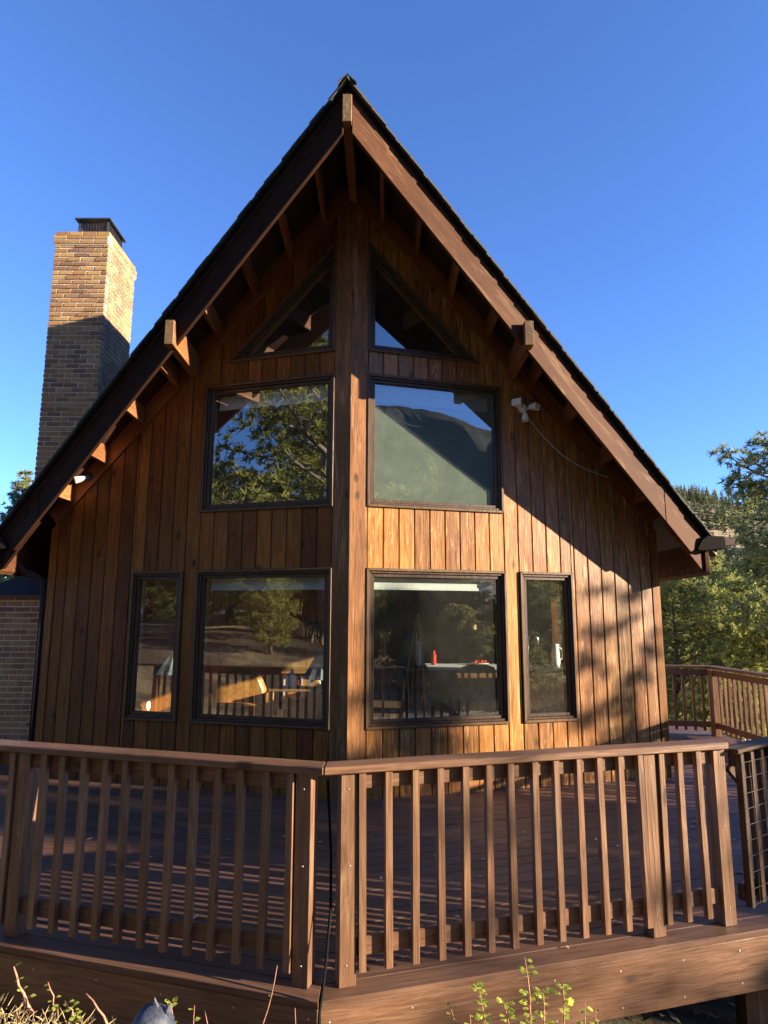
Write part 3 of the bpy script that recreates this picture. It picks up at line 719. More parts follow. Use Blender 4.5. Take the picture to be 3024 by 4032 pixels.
# far railing on the side deck: one run out from the house, one run along the deck's outer edge
FC = Vector((5.60, 3.86))
d1 = (Vector((3.72, 4.30))-FC).normalized(); n1 = Vector((-d1.y, d1.x)); n1 = n1 if n1.y > 0 else -n1
rail('far short deck railing running out from the house corner', tuple(FC), (3.74, 4.295), [0.0, 1.86], [0.13+0.14*i for i in range(12)], tuple(n1),
     (tuple(FC+n1*.07-d1*.07), tuple(FC-n1*.07+d1*.0)), (tuple(FC+d1*1.86+n1*.07), tuple(FC+d1*1.86-n1*.07)), 'far railings', 1.075)
d2 = Vector((0.0, -1.0)); n2 = Vector((1, 0))
rail('far deck railing along the outer edge of the side deck', (FC.x, FC.y-.09), (5.60, -1.5), [0.0, 1.75, 3.5, 5.2], [0.11+0.14*i for i in range(11)]+[1.86+.14*i for i in range(11)]+[3.6+.14*i for i in range(11)], (1, 0),
     ((5.67, FC.y+.06), (5.53, FC.y-.07)), ((5.67, -1.5), (5.53, -1.5)), 'far railings', 1.075)

# ------------------------------------------------------------------ gate with wire mesh
GD = Vector((0.80, 0.60, 0)); G0 = Vector((2.53, -2.70, 0)); GN = Vector((GD.y, -GD.x, 0))
gate = thing('deck_gate', 'wooden gate with wire mesh and diagonal brace beside the corner post', 'gate', G0+GD*0.5)
GM = frame_m(G0, GD, Vector((0, 0, 1)).cross(GD), Vector((0, 0, 1)))
for z0_, z1_, nm in ((0.90, 0.985, 'top_rail'), (0.13, 0.22, 'bottom_rail')): MB().box((0, -.018, z0_), (1.0, .018, z1_)).build(nm, 'gate_x', gate, GM, 0.003)
MB().box((-0.02, -.06, 0.986), (1.02, .06, 1.008)).build('top_cap', 'gate_x', gate, GM, 0.003)
for i in range(8):
    xg = 0.03+i*0.134; MB().box((xg-.019, -.058, .10), (xg+.019, -.019, .975)).build('baluster', 'gate_z', gate, GM)
MB().prism([(0.0, .02, .88), (0.09, .02, .90), (0.98, .02, .24), (0.93, .02, .18)], [(0.0, .05, .88), (0.09, .05, .90), (0.98, .05, .24), (0.93, .05, .18)]).build('diagonal_brace', 'gate_x', gate, GM)
wm = MB()
for i in range(14):
    xg = 0.02+i*.075; wm.tube([(xg, -.064, .1), (xg+random.uniform(-.01, .01), -.072, .5), (xg, -.064, .93)], .0014, 4)
for i in range(10):
    zg = .12+i*.09; wm.tube([(0, -.066, zg), (.5, -.074, zg+random.uniform(-.01, .01)), (1.0, -.066, zg)], .0014, 4)
wm.build('wire_mesh', 'wire_steel', gate, GM)

# ------------------------------------------------------------------ small fittings
sec = thing('security_light', 'white twin-head security light on the upper right wall', 'light', WP(1, 2.08, 4.28, .02))
MB().lathe([(.055, 0), (.058, .012), (.05, .045), (.02, .06)], 16).build('base', 'white_plastic', sec, frame_m(WP(1, 2.075, 4.27, .02), eu(1), Vector((0, 0, 1)), en(1)), smooth=False)
def head(pos, dirv, w_, h_, d_, nm='lamp_head'):
    z = Vector(dirv).normalized(); x = z.cross(Vector((0, 0, 1))).normalized(); y = z.cross(x)
    MB().prism([(-w_*.3, -h_*.3, 0), (w_*.3, -h_*.3, 0), (w_*.3, h_*.3, 0), (-w_*.3, h_*.3, 0)], [(-w_/2, -h_/2, d_), (w_/2, -h_/2, d_), (w_/2, h_/2, d_), (-w_/2, h_/2, d_)]).build(nm, 'white_plastic', sec, frame_m(Vector(pos), x, y, z), bevel=.006)
head(WP(1, 2.02, 4.30, .06), (-0.45, -0.8, 0.1), .12, .09, .10)
head(WP(1, 2.16, 4.28, .06), (0.75, -0.7, -0.1), .12, .08, .11)
MB().tube([WP(1, 2.00, 4.29, .05), WP(1, 2.07, 4.25, .08), WP(1, 2.15, 4.27, .05)], .02, 8).build('arm', 'white_plastic', sec)
MB().tube([WP(1, 2.095, 4.22, .06), WP(1, 2.085, 4.16, .08), WP(1, 2.08, 4.10, .09)], [.018, .036, .04], 12).build('motion_sensor', 'white_plastic', sec)
cpts = []
for i in range(15):
    t = i/14; u = 2.10+1.12*t; z = 4.21+(3.50-4.21)*t-0.17*math.sin(math.pi*t)*(1.1-0.3*t); cpts.append(WP(1, u, z, .035))
cab = MB().tube(cpts, .0085, 8).build('wall_cable', 'cable_grey', smooth=True); tag(cab, 'grey cable drooping from the white security light to the right eave', 'cable')
fl = thing('eave_lamp', 'small round white lamp under the left eave', 'lamp', (-3.24, 0.86, 3.46))
MB().lathe([(.05, 0), (.05, .02), (.03, .035)], 14).build('base', 'ornament_dark', fl, frame_m(WP(-1, 3.36, 3.50, .04), eu(-1), Vector((0, 0, 1)), en(-1)))
MB().tube([WP(-1, 3.37, 3.49, .06), WP(-1, 3.41, 3.465, .11), WP(-1, 3.45, 3.44, .16)], [.022, .034, .042], 14).build('lamp_head', 'white_plastic', fl)
cd = MB().tube([(0.075, -3.30, 0.95), (0.10, -3.33, 0.6), (0.107, -3.40, 0.36), (0.095, -3.47, 0.15), (0.082, -3.53, 0.03), (0.075, -3.575, -0.02), (0.068, -3.58, -0.2), (0.06, -3.60, -0.42)], .0075, 6).build('power_cord', 'cord_black', smooth=True)
tag(cd, 'black power cord hanging through the gap between the two corner posts', 'cord')
ss = MB().prism([(5.72, 2.3, -.05), (6.4, 2.1, -.05), (6.5, 3.5, -.05), (5.74, 3.4, -.05)], [(5.74, 2.35, .03), (6.35, 2.2, .05), (6.4, 3.4, .05), (5.76, 3.35, .03)]).build('snow_patch', 'snow_white')
tag(ss, 'white snow patch beyond the far railing', 'snow')

# ------------------------------------------------------------------ interior things seen through the lower windows
def furn(name, label, cat, loc): return thing(name, label, cat, loc)
# armchair
t = furn('armchair', 'tan leather armchair seen through the lower left window', 'armchair', (-1.7, 2.95, FL))
MB().box((-2.13, 2.62, FL+.1), (-1.28, 3.25, FL+.42)).build('seat', 'leather', t, bevel=.04)
prof = [(-2.05, .40), (-2.06, .66), (-1.99, .80), (-1.85, .875), (-1.69, .89), (-1.52, .865), (-1.40, .78), (-1.33, .62), (-1.33, .40)]
MB().prism([(x-.02, 2.76, FL+z-.03) for x, z in prof], [(x-.02, 3.0, FL+z-.03) for x, z in prof]).build('backrest', 'leather', t, bevel=.03)
for xa, xb in ((-2.20, -2.08), (-1.32, -1.22)): MB().box((xa, 2.6, FL+.1), (xb, 3.2, FL+.56)).build('armrest', 'leather', t, bevel=.03)
for x in (-2.1, -1.27):
    for y in (2.66, 3.2): MB().box((x-.03, y-.03, FL), (x+.03, y+.03, FL+.1)).build('leg', 'dark_furniture', t)
# side table + tissue box + lamp
t = furn('side_table', 'wooden side table under the tissue box behind lower left window', 'table', (-.68, 1.2, FL))
MB().box((-1.0, 1.05, .945), (-.36, 1.5, .975)).build('tabletop', 'oak_furniture', t, bevel=.005)
for x in (-.97, -.39):
    for y in (1.08, 1.47): MB().box((x-.022, y-.022, FL), (x+.022, y+.022, .944)).build('leg', 'dark_furniture', t)
t = furn('tissue_box', 'white tissue box with a tissue standing out of its top', 'tissue box', (-.75, 1.3, .976))
MB().box((-.825, 1.24, .976), (-.69, 1.375, 1.105)).build('box', 'paper_white', t, bevel=.004)
MB().prism([(-.79, 1.28, 1.105), (-.725, 1.28, 1.105), (-.725, 1.33, 1.105), (-.79, 1.33, 1.105)], [(-.765, 1.30, 1.20), (-.735, 1.295, 1.19), (-.74, 1.32, 1.185), (-.77, 1.325, 1.195)]).build('tissue', 'paper_white', t)
def lamp(label, c, zs0, zs1, r0, zf):
    t = furn('table_lamp', label, 'lamp', (c[0], c[1], zf))
    MB().lathe([(r0, zs0), (r0*.25, zs1)], 20, (c[0], c[1], 0), lambda k, n: 1.0 if k % 2 else 0.93).build('lamp_shade', 'shade_fabric', t)
    MB().lathe([(.09, zf), (.09, zf+.02), (.02, zf+.05), (.035, zf+.2), (.015, zs0)], 12, (c[0], c[1], 0)).build('lamp_base', 'dark_furniture', t)
lamp('lamp with dark pleated shade behind lower left window near the corner', (-.37, 1.18), 1.09, 1.40, .25, .976)
lamp('lamp with pleated shade behind the narrow left window', (-2.2, 1.35), 1.13, 1.40, .28, .62)
t = furn('end_table', 'dark end table under the lamp behind the narrow left window', 'table', (-2.3, 1.4, FL))
MB().box((-2.6, 1.15, .59), (-2.0, 1.6, .62)).build('tabletop', 'dark_furniture', t)
for x in (-2.57, -2.03):
    for y in (1.18, 1.57): MB().box((x-.02, y-.02, FL), (x+.02, y+.02, .589)).build('leg', 'dark_furniture', t)
t = furn('night_light', 'small glowing night light behind the narrow left window', 'lamp', (-2.49, 1.3, .621))
MB().lathe([(.035, .621), (.03, .70)], 10, (-2.49, 1.3, 0)).build('base', 'dark_furniture', t); MB().lathe([(.010, .70), (.022, .735), (.02, .78), (.006, .80)], 10, (-2.49, 1.3, 0)).build('bulb', 'bulb', t)
# low paneled half wall with book shelf and picture
t = furn('bookcase', 'low wooden bookcase against the paneled wall inside', 'bookcase', (-1.1, 3.45, FL))
MB().box((-1.15, 3.3, FL), (-.5, 3.34, 1.02)).build('back_panel', 'panel_wood', t)
for z in (.25, .62, 1.0): MB().box((-1.15, 3.05, z), (-.5, 3.299, z+.03)).build('shelf', 'panel_wood', t)
x = -1.12; rb_ = random.Random(3)
while x < -.6:
    w_ = rb_.uniform(.02, .045); h_ = rb_.uniform(.2, .3)
    MB().box((x, 3.1, .651), (x+w_*.92, 3.28, .651+h_)).build('book', rb_.choice(['red_glass', 'shade_fabric', 'paper_white', 'leather', 'dark_furniture']), t); x += w_
t = furn('framed_picture', 'small dark framed picture on the inside paneling', 'picture', (-.95, 5.95, 1.45))
MB().box((-1.1, 5.955, 1.42), (-.82, 5.975, 1.75)).build('frame', 'dark_furniture', t); MB().box((-1.075, 5.950, 1.445), (-.845, 5.954, 1.725)).build('print', 'picture_dark', t)
# dining table, chairs
t = furn('dining_table', 'tall table with pale top behind lower right window', 'table', (1.4, 2.1, FL))
MB().box((.95, 1.85, 1.14), (1.95, 2.65, 1.175)).build('tabletop', 'blind_white', t, bevel=.004)
MB().box((1.0, 1.9, 1.04), (1.9, 2.6, 1.139)).build('apron', 'oak_furniture', t)
for x in (1.0, 1.9):
    for y in (1.9, 2.6): MB().box((x-.035, y-.035, FL), (x+.035, y+.035, 1.039)).build('leg', 'oak_furniture', t)
def chair(label, c, h):
    t = furn('dining_chair', label, 'chair', (c[0], c[1], FL)); t['group'] = 'chairs at the tall table'
    x, y = c
    MB().box((x-.21, y-.2, FL+.62), (x+.21, y+.2, FL+.66)).build('seat', 'dark_furniture', t)
    pr = [(-.21, -.05), (.21, -.05), (.2, .02), (.1, .055), (-.1, .055), (-.2, .02)]
    MB().prism([(x+a, y-.21, h+b) for a, b in pr], [(x+a, y-.18, h+b) for a, b in pr]).build('backrest', 'dark_furniture', t)
    for dx in (-.19, .19):
        MB().box((x+dx-.018, y-.215, FL), (x+dx+.018, y-.18, h)).build('leg', 'dark_furniture', t); MB().box((x+dx-.018, y+.16, FL), (x+dx+.018, y+.195, FL+.62)).build('leg', 'dark_furniture', t)
    for dx in (-.11, 0, .11): MB().box((x+dx-.014, y-.205, FL+.66), (x+dx+.014, y-.19, h-.04)).build('slat', 'dark_furniture', t)
chair('dark slat-back chair in front of the tall table, farther from the corner', (1.52, 1.45), 1.20)
chair('dark slat-back chair in front of the tall table, nearer the corner', (1.05, 1.35), 1.13)
t = furn('bottle', 'red bottle standing on the tall table', 'bottle', (1.06, 2.35, 1.176))
MB().lathe([(.034, 1.176), (.036, 1.19), (.036, 1.31), (.02, 1.335), (.018, 1.345)], 14, (1.06, 2.35, 0)).build('body', 'red_glass', t); MB().lathe([(.021, 1.345), (.021, 1.37)], 12, (1.06, 2.35, 0)).build('cap', 'red_glass', t)
t = furn('plate', 'white plate with red fruit on the tall table', 'plate', (1.7, 2.4, 1.176))
MB().lathe([(.07, 1.176), (.13, 1.195), (.13, 1.20), (.06, 1.185)], 18, (1.7, 2.4, 0)).build('dish', 'paper_white', t)
for k in range(4): MB().lathe([(.005, 0), (.028, .015), (.03, .03), (.012, .05)], 8, (1.64+.045*k, 2.4+.02*(k % 2), 1.19)).build('fruit', 'red_glass', t)
t = furn('easel', 'tall dark easel leaning inside the lower right window', 'easel', (.7, 1.6, FL))
MB().tube([(.50, 1.5, FL), (.80, 1.62, 1.86)], .014, 6).build('leg', 'oak_furniture', t); MB().tube([(.95, 1.5, FL), (.81, 1.62, 1.86)], .014, 6).build('leg', 'oak_furniture', t); MB().tube([(.72, 2.1, FL), (.80, 1.64, 1.86)], .014, 6).build('leg', 'dark_furniture', t)
MB().prism([(.45, 1.56, 1.0), (.63, 1.56, 1.0), (.80, 1.60, 1.72), (.72, 1.60, 1.76)], [(.45, 1.58, 1.0), (.63, 1.58, 1.0), (.80, 1.62, 1.72), (.72, 1.62, 1.76)]).build('panel', 'picture_dark', t)
for xx, yy_, z0_, z1_, mm, nm, lb in ((.36, 1.4, 1.26, 1.64, 'oak_furniture', 'candle', 'tall tan pillar candle on stand by the corner inside'), (.823, 1.85, 1.2, 1.51, 'paper_white', 'candle', 'slim white pillar candle behind the easel')):
    t = furn('pillar_candle', lb, 'candle', (xx, yy_, FL))
    MB().lathe([(.032, z0_), (.032, z1_), (.02, z1_+.006)], 14, (xx, yy_, 0)).build('candle', mm, t)
    MB().lathe([(.10, FL), (.1, FL+.02), (.015, FL+.05), (.015, z0_-.02), (.05, z0_-.01), (.05, z0_)], 14, (xx, yy_, 0)).build('stand', 'oak_furniture', t)
t = furn('kitchen_counter', 'dark kitchen counter behind the narrow right window', 'counter', (2.6, 2.4, FL))
MB().box((2.0, 2.1, FL), (3.3, 2.7, 1.12)).build('cabinet', 'dark_furniture', t); MB().box((1.98, 2.06, 1.121), (3.32, 2.74, 1.16)).build('countertop', 'counter_dark', t, bevel=.005)
t = furn('faucet', 'arched chrome faucet on the kitchen counter', 'faucet', (2.39, 2.3, 1.161))
MB().tube([(2.36, 2.3, 1.161)]+[(2.43-.07*math.cos(k*math.pi/8), 2.3, 1.50+.09*math.sin(k*math.pi/8)) for k in range(9)]+[(2.50, 2.3, 1.42)], .013, 8).build('spout', 'chrome', t, smooth=True)
MB().lathe([(.03, 1.161), (.03, 1.18), (.018, 1.2)], 12, (2.36, 2.3, 0)).build('base', 'chrome', t)
t = furn('pitcher', 'pale pitcher standing on the kitchen counter', 'pitcher', (2.75, 2.35, 1.161))
MB().lathe([(.05, 1.161), (.06, 1.2), (.055, 1.33), (.045, 1.42), (.055, 1.46)], 14, (2.75, 2.35, 0)).build('body', 'paper_white', t, smooth=True); MB().tube([(2.80, 2.35, 1.42), (2.85, 2.35, 1.38), (2.85, 2.35, 1.28), (2.805, 2.35, 1.24)], .008, 6).build('handle', 'paper_white', t)
t = furn('hanging_lamp', 'slim tan hanging lamp over the tall table', 'lamp', (1.69, 3.0, 1.65))
MB().lathe([(.045, 1.65), (.045, 1.92), (.01, 1.95)], 14, (1.69, 2.9, 0)).build('lamp_shade', 'jamb_wood', t); MB().tube([(1.69, 2.9, 1.94), (1.69, 2.9, 2.62)], .004, 5).build('cord', 'cord_black', t)

# ------------------------------------------------------------------ trees
def tree_meshes(seed, H, RAD, cb, ntuft, ts, shape, leaf='needles', bark='bark', nl=12, nbr=44, wid=0.16):
    rn = random.Random(seed); tr = MB(); lf = MB(); tp = []
    lean = Vector((rn.uniform(-.06, .06), rn.uniform(-.06, .06), 0))
    def axis(t): return Vector((lean.x*H*t+0.12*math.sin(t*5+seed), lean.y*H*t+0.12*math.cos(t*4+seed), H*t))
    r0 = 0.022*H+.04
    tr.tube([axis(i/9) for i in range(10)], [r0*(1-.93*i/9) for i in range(10)], 7)
    for b in range(nbr):
        t = cb+(0.985-cb)*((b+rn.random())/nbr); ang = b*2.399+rn.uniform(-.5, .5)
        L = RAD*shape(max(0, (t-cb)/(1-cb)))*rn.uniform(.65, 1.12)
        if L < .08: L = .08
        up = rn.uniform(-.12, .28)+0.5*(t-cb)
        d = Vector((math.cos(ang), math.sin(ang), 0)); p0 = axis(t-.03*0); pts = []
        for k in range(5):
            f = k/4; pts.append(p0+d*L*f+Vector((0, 0, L*(up*f+.22*f*f-.12*f)))+Vector((rn.uniform(-1, 1), rn.uniform(-1, 1), rn.uniform(-1, 1)))*.05*L*f)
        rb = min(r0*.5, .018*L+.012)
        tr.tube(pts, [rb, rb*.75, rb*.55, rb*.38, rb*.18], 4, False)
        nt_ = max(3, int(ntuft/nbr*(L/RAD)*1.6))
        for k in range(nt_):
            f = 0.28+0.74*rn.random()**.7; i = min(3, int(f*4)); base = pts[i].lerp(pts[i+1], min(1, f*4-i))
            spread = .24*L*(1.15-f*.6)+.06
            off = Vector((rn.gauss(0, 1), rn.gauss(0, 1), rn.gauss(.15, .6)))*spread*.75
            c = base+off; tp.append((c, (off.normalized()*.6+d*.5+Vector((0, 0, .55))).normalized()))
            if rn.random() < .3: tr.tube([base, c], [.010, .005], 3, False)
    for c, d in tp:
        sz = ts*rn.uniform(.7, 1.25)
        a = d.orthogonal().normalized(); b = d.cross(a)
        for k in range(nl):
            th = rn.uniform(0, 6.283); el = rn.uniform(-.25, 1.0)
            v = (d*el+(a*math.cos(th)+b*math.sin(th))*math.sqrt(max(.05, 1-el*el*.8))).normalized()*sz
            wv = v.cross(Vector((rn.uniform(-1, 1), rn.uniform(-1, 1), rn.uniform(-1, 1)))).normalized()*sz*wid
            lf.add([c-wv, c+wv, c+v], [(0, 1, 2)])
    return tr.mesh('trunk', bark, fix=False, smooth=True), lf.mesh('crown', leaf, fix=False)
pine_shape = lambda t: (0.55+0.55*math.sin(min(1, t*1.15+.12)*math.pi))*(1-t**3*.75)
cone_shape = lambda t: (1-t)**.85+.05
round_shape = lambda t: math.sqrt(max(0.03, 1-(2*t-.85)**2*.85))
KIND = {
 'near': tree_meshes(11, 9.5, 3.1, .16, 2600, .20, pine_shape, 'needles', 'bark_grey', 18, 62, .10),
 'pineA': tree_meshes(3, 8.0, 2.2, .16, 3000, .17, pine_shape, 'needles', 'bark', 14, 64, .13),
 'pineB': tree_meshes(5, 9.0, 2.4, .12, 3200, .17, round_shape, 'needles', 'bark', 14, 64, .13),
 'pineC': tree_meshes(8, 10.0, 2.2, .10, 3000, .18, cone_shape, 'needles_blue', 'bark', 14, 70, .13),
 'side': tree_meshes(21, 10.0, 2.2, .46, 3000, .17, round_shape, 'needles_blue', 'bark', 16, 56, .10),
 'wisp': tree_meshes(41, 8.0, 1.8, .25, 150, .26, pine_shape, 'needles', 'bark', 12, 16, .12),
 'thin': tree_meshes(33, 8.0, 2.0, .25, 520, .22, pine_shape, 'needles', 'bark', 12, 30, .12),
}
def tree(kind, x, y, s, rot, label, group, z=None, name='pine_tree', sxy=1.0):
    z = gz(x, y)-.1 if z is None else z
    M = Matrix.Translation((x, y, z)) @ Matrix.Rotation(rot, 4, 'Z') @ Matrix.Diagonal((s*sxy, s*sxy, s, 1))
    o = bpy.data.objects.new(name, None); link(o, None, M)
    o['label'] = label; o['category'] = 'tree'; o['group'] = group
    for nm, me in zip(('trunk', 'crown'), KIND[kind]): link(bpy.data.objects.new(nm, me), o, M)
    return o
def top_at(kind, x, y, ztop):   # scale so that the crown top stands at ztop
    H = {'near': 9.5, 'pineA': 8, 'pineB': 9, 'pineC': 10, 'side': 10, 'thin': 8, 'wisp': 8}[kind]
    return (ztop-gz(x, y))/H
def P(px, Y):                    # world x at depth Y for a column of the photograph (layout aid)
    return CAM.x+(px-1512)/2600*(Y-CAM.y)*1.02
g = 'pines in the valley right of the house'
tree('side', 14.35, 13.6, top_at('side', 14.35, 13.6, 7.9), 0.6, 'tall dark pine at the right edge standing against the sky', 'single tall pine')
mid = [
 ('pineB', 2610, 16, 3.3, 'bright rounded pine right beside the house corner'),
 ('pineA', 2790, 14, 1.2, 'low bright pine just above the far railing corner'),
 ('pineB', 2960, 15, 1.5, 'low rounded pine above the right end of the far railing'),
 ('pineC', 2700, 24, 4.4, 'dark cone-topped pine behind the rounded pine by the house corner'),
 ('pineA', 2860, 26, 3.9, 'dark shaded pine in the middle of the valley trees'),
 ('pineB', 2990, 24, 4.0, 'broad green pine at the right edge below the hillside'),
 ('pineC', 2600, 34, 6.0, 'slim tall pine behind the eave corner'),
 ('pineA', 2760, 38, 6.6, 'pale pine whose top reaches nearest the gutter end'),
 ('pineC', 2900, 40, 6.0, 'slim dark pine rising between the broad valley pines'),
 ('pineB', 3060, 36, 6.2, 'large pine cut by the right frame edge below the tall pine'),
 ('pineA', 2660, 52, 7.6, 'distant pale pine low beneath the eave'),
 ('pineC', 2840, 56, 7.4, 'distant dark pine at the foot of the hillside'),
 ('pineB', 2960, 60, 7.8, 'distant rounded pine at the foot of the hillside'),
]
for k, (kind, px, Y, zt, lb) in enumerate(mid):
    x = P(px, Y); tree(kind, x, Y, max(.55, top_at(kind, x, Y, zt)), k*1.7, lb, g)
g2 = 'pines left of the chimney'
for k, (kind, x, y, zt, lb) in enumerate((('pineC', -8.4, 9.0, 5.6, 'dark pine top showing over the left roof edge'), ('pineA', -7.3, 6.2, 3.0, 'sunlit pine left of the chimney base'), ('pineB', -9.5, 14, 5.0, 'farther pine behind the chimney at the left edge'))):
    tree(kind, x, y, top_at(kind, x, y, zt), k*2.1+.4, lb, g2)
# behind the camera: these show as reflections in the windows
tree('near', -8.0, -10.4, 1.36, 1.0, 'big pine behind the viewer mirrored in the upper left window', 'pines behind the viewer')
rn = random.Random(5)
back = [(24, -17, 1.2), (33, -23, 1.3), (14, -19, 1.0), (-11, -14, .8), (-13, -19.5, 1.0), (-16, -22, 1.1), (7, -17, .9), (2, -16, .8), (-3, -16, .7), (-24, -14, 1.1), (-19, -9, 1.0), (-24, -8, 1.1), (-11, -21, 1.0), (-20, -17, 1.0), (-1, -19, .8), (5, -21, .85), (-6, -33, 1.2), (1, -36, 1.2), (-26, -17, 1.1), (-28, -22, 1.1), (-19, -31, 1.1), (15, -40, 1.2), (28, -34, 1.2), (-35, -36, 1.3), (-8, -50, 1.3), (4, -50, 1.3), (18, -48, 1.3), (-18, -50, 1.3), (30, -46, 1.3), (-14, -17, 1.0), (-18, -12, .9), (-4, -24, 1.0), (-9, -27, 1.1), (-16, -26, 1.1), (-22, -22, 1.0), (3, -30, 1.0), (9, -27, .95), (13, -22, .9), (16, -26, 1.0), (20, -30, 1.1), (12, -34, 1.1), (6, -40, 1.2), (-2, -44, 1.2), (-12, -42, 1.2), (-24, -36, 1.2), (24, -40, 1.2), (-30, -28, 1.2)]
for k, (x, y, s) in enumerate(back):
    tree(('pineA', 'pineB', 'pineC')[k % 3], x, y, s*rn.uniform(.85, 1.1), rn.uniform(0, 6), 'pine on the slope behind the viewer, seen only as a reflection', 'pines on the slope behind the viewer')
for k, (x, y, s) in enumerate([(9.0, -9.6, .36), (11.5, -10.4, .42), (13.6, -11.2, .5), (15.8, -13, .55), (18.2, -13.6, .6), (12.8, -13.2, .5), (20.5, -16, .7), (-7.8, -7.6, .3), (-11.2, -7.4, .4), (-9.2, -8.8, .34), (-12.5, -9.5, .42), (-10.5, -12.5, .45), (-14, -12, .5), (-15.5, -15, .55), (-5.0, -13.5, .38), (-8.5, -15.5, .5), (-12, -16.5, .5), (-17, -11, .5), (-2.0, -15, .4), (3.5, -13.5, .38), (7.0, -12.5, .36), (9.5, -11.5, .34), (12, -13.0, .42), (10.5, -14.5, .5), (6, -15.5, .45), (13.5, -17, .5), (1, -17, .5), (16, -20, .6), (8.5, -18.5, .55)]):
    tree(('pineB', 'pineA')[k % 2], x, y, s*rn.uniform(.9, 1.15), rn.uniform(0, 6), 'young pine on the slope behind the viewer, seen only as a reflection', 'young pines behind the viewer', sxy=1.15)
# trees towards the sun, out of frame: they cast the dappled shade on wall and deck
pv = Vector((math.cos(R(SUN_AZ)), math.sin(R(SUN_AZ)), 0)); sv = Vector((math.sin(R(SUN_AZ)), -math.cos(R(SUN_AZ)), 0))
for k, (sd, pd, zt, kind) in enumerate(((19, -0.75, 6.6, 'pineA'), (21, 0.3, 7.0, 'pineA'), (25, -1.2, 7.6, 'pineC'), (16, 1.75, 5.4, 'thin'), (22, -2.75, 6.35, 'wisp'), (11, -1.35, 3.6, 'pineB'))):  # the last, small one is added to throw shade on fascia end and gate
    q = sv*sd+pv*pd; tree(kind, q.x, q.y, top_at(kind, q.x, q.y, zt), k*1.3, sxy=(.55, .36, .6, .55, .5, .42)[k], label= 'pine out of view on the right that shades the deck', group='pines shading the deck')

# far wood on the hillside: reads as one mass
rn = random.Random(9); fw = MB(); dg = bpy.context.evaluated_depsgraph_get
def hill_z(x, y):
    return None
hill = bpy.data.objects['hill']; from mathutils.bvhtree import BVHTree
bv = BVHTree.FromPolygons([v.co.copy() for v in hill.data.vertices], [tuple(p.vertices) for p in hill.data.polygons])
bg_ = BVHTree.FromPolygons([v.co.copy() for v in ground.data.vertices], [tuple(p.vertices) for p in ground.data.polygons])
cnt = 0
while cnt < 3000:
    az = R(rn.uniform(18, 50)); d = 62+440*rn.random()**.9; x, y = math.sin(az)*d, math.cos(az)*d
    h1 = bv.ray_cast(Vector((x, y, 500)), Vector((0, 0, -1)))[0]; h2 = bg_.ray_cast(Vector((x, y, 500)), Vector((0, 0, -1)))[0]
    z = max([h.z for h in (h1, h2) if h] or [0])
    if noise.noise(Vector((x*.02, y*.02, 1))) < -.42: cnt += 1; continue
    H = rn.uniform(5, 11); Rr = H*rn.uniform(.17, .27); cnt += 1
    for k in range(34):
        t = (k+rn.random())/34; th = k*2.4+rn.random(); rr = Rr*(1-t)+.15; zz = z+H*(.10+.9*t)
        c = Vector((x, y, zz)); o = Vector((math.cos(th)*rr, math.sin(th)*rr, -H*.05*rn.random()))
        wv = Vector((-math.sin(th), math.cos(th), 0))*(rr*.55+.12); fw.add([c+Vector((0, 0, H*.06)), c+o+wv, c+o-wv], [(0, 1, 2)])
tag(fw.build('hillside_forest', 'needles_far', fix=False), 'dense far conifer forest covering the sunlit hillside', 'forest', kind='stuff')

# ------------------------------------------------------------------ plants, ornament, litter in the foreground
def PX(px, py, Y):                # point of the photograph's grid at depth Y (layout aid for real positions)
    v = F*2600+r2*(px-1512)-u2*(py-2016); t = (Y-CAM.y)/v.y; return CAM+v*t
def sprig(label, pts, leaves, rad=.004, leafsize=.028, group='sprigs in front of the deck', seed=0, z0=None):
    rn = random.Random(seed); b = pts[0]
    t = thing('leafy_sprig', label, 'plant', b, group)
    pts = [Vector(p) for p in pts]
    MB().tube(pts, [rad*(1.2-.7*i/(len(pts)-1)) for i in range(len(pts))], 6).build('stem', 'stem_red', t, smooth=True)
    for k in range(leaves):
        f = rn.random()**.75*.92+.08; f = min(.999, f); i = int(f*(len(pts)-1)); p = pts[i].lerp(pts[i+1], f*(len(pts)-1)-i)
        th = rn.uniform(0, 6.28); d = Vector((math.cos(th), math.sin(th), rn.uniform(-.1, .7))).normalized(); a = d.cross(Vector((0, 0, 1))).normalized(); up = a.cross(d)
        L = leafsize*rn.uniform(.7, 1.3); st = p+d*L*.35
        prof = [(0, 0), (.35, .42), (.62, .30), (.72, .5), (1.0, .12), (1.0, -.12), (.72, -.5), (.62, -.30), (.35, -.42)]
        MB().add([st+d*L*u_+a*L*v_+up*L*(.25*abs(v_)-.12*u_*u_) for u_, v_ in prof], [tuple(range(len(prof)))]).build('leaf', 'sprig_leaf', t, fix=False)
def sp(px0, py0, px1, py1, Y, n=6, bend=.02, seed=0):
    a, b = PX(px0, py0, Y), PX(px1, py1, Y); rn = random.Random(seed); out = []
    for i in range(n):
        f = i/(n-1); p = a.lerp(b, f); p += Vector((bend*math.sin(f*3.1), rn.uniform(-.01, .01), 0)); out.append(p)
    return out
Yf = -3.95
sprig('tallest yellow-green leafy sprig in front of the right fascia', sp(2075, 4180, 2065, 3770, Yf, seed=1), 34, .0035, .030, seed=1)
sprig('leafy sprig left of the tallest one before the fascia', sp(1920, 4200, 1885, 3890, Yf, bend=.01, seed=2), 34, .003, .026, seed=2)
sprig('short leafy sprig just left of the tallest sprig', sp(2000, 4200, 1978, 3935, Yf-.04, seed=3), 26, .003, .026, seed=3)
sprig('bushy darker sprig just right of the tallest sprig', sp(2105, 4200, 2135, 3890, Yf+.05, seed=4), 36, .0035, .032, seed=4)
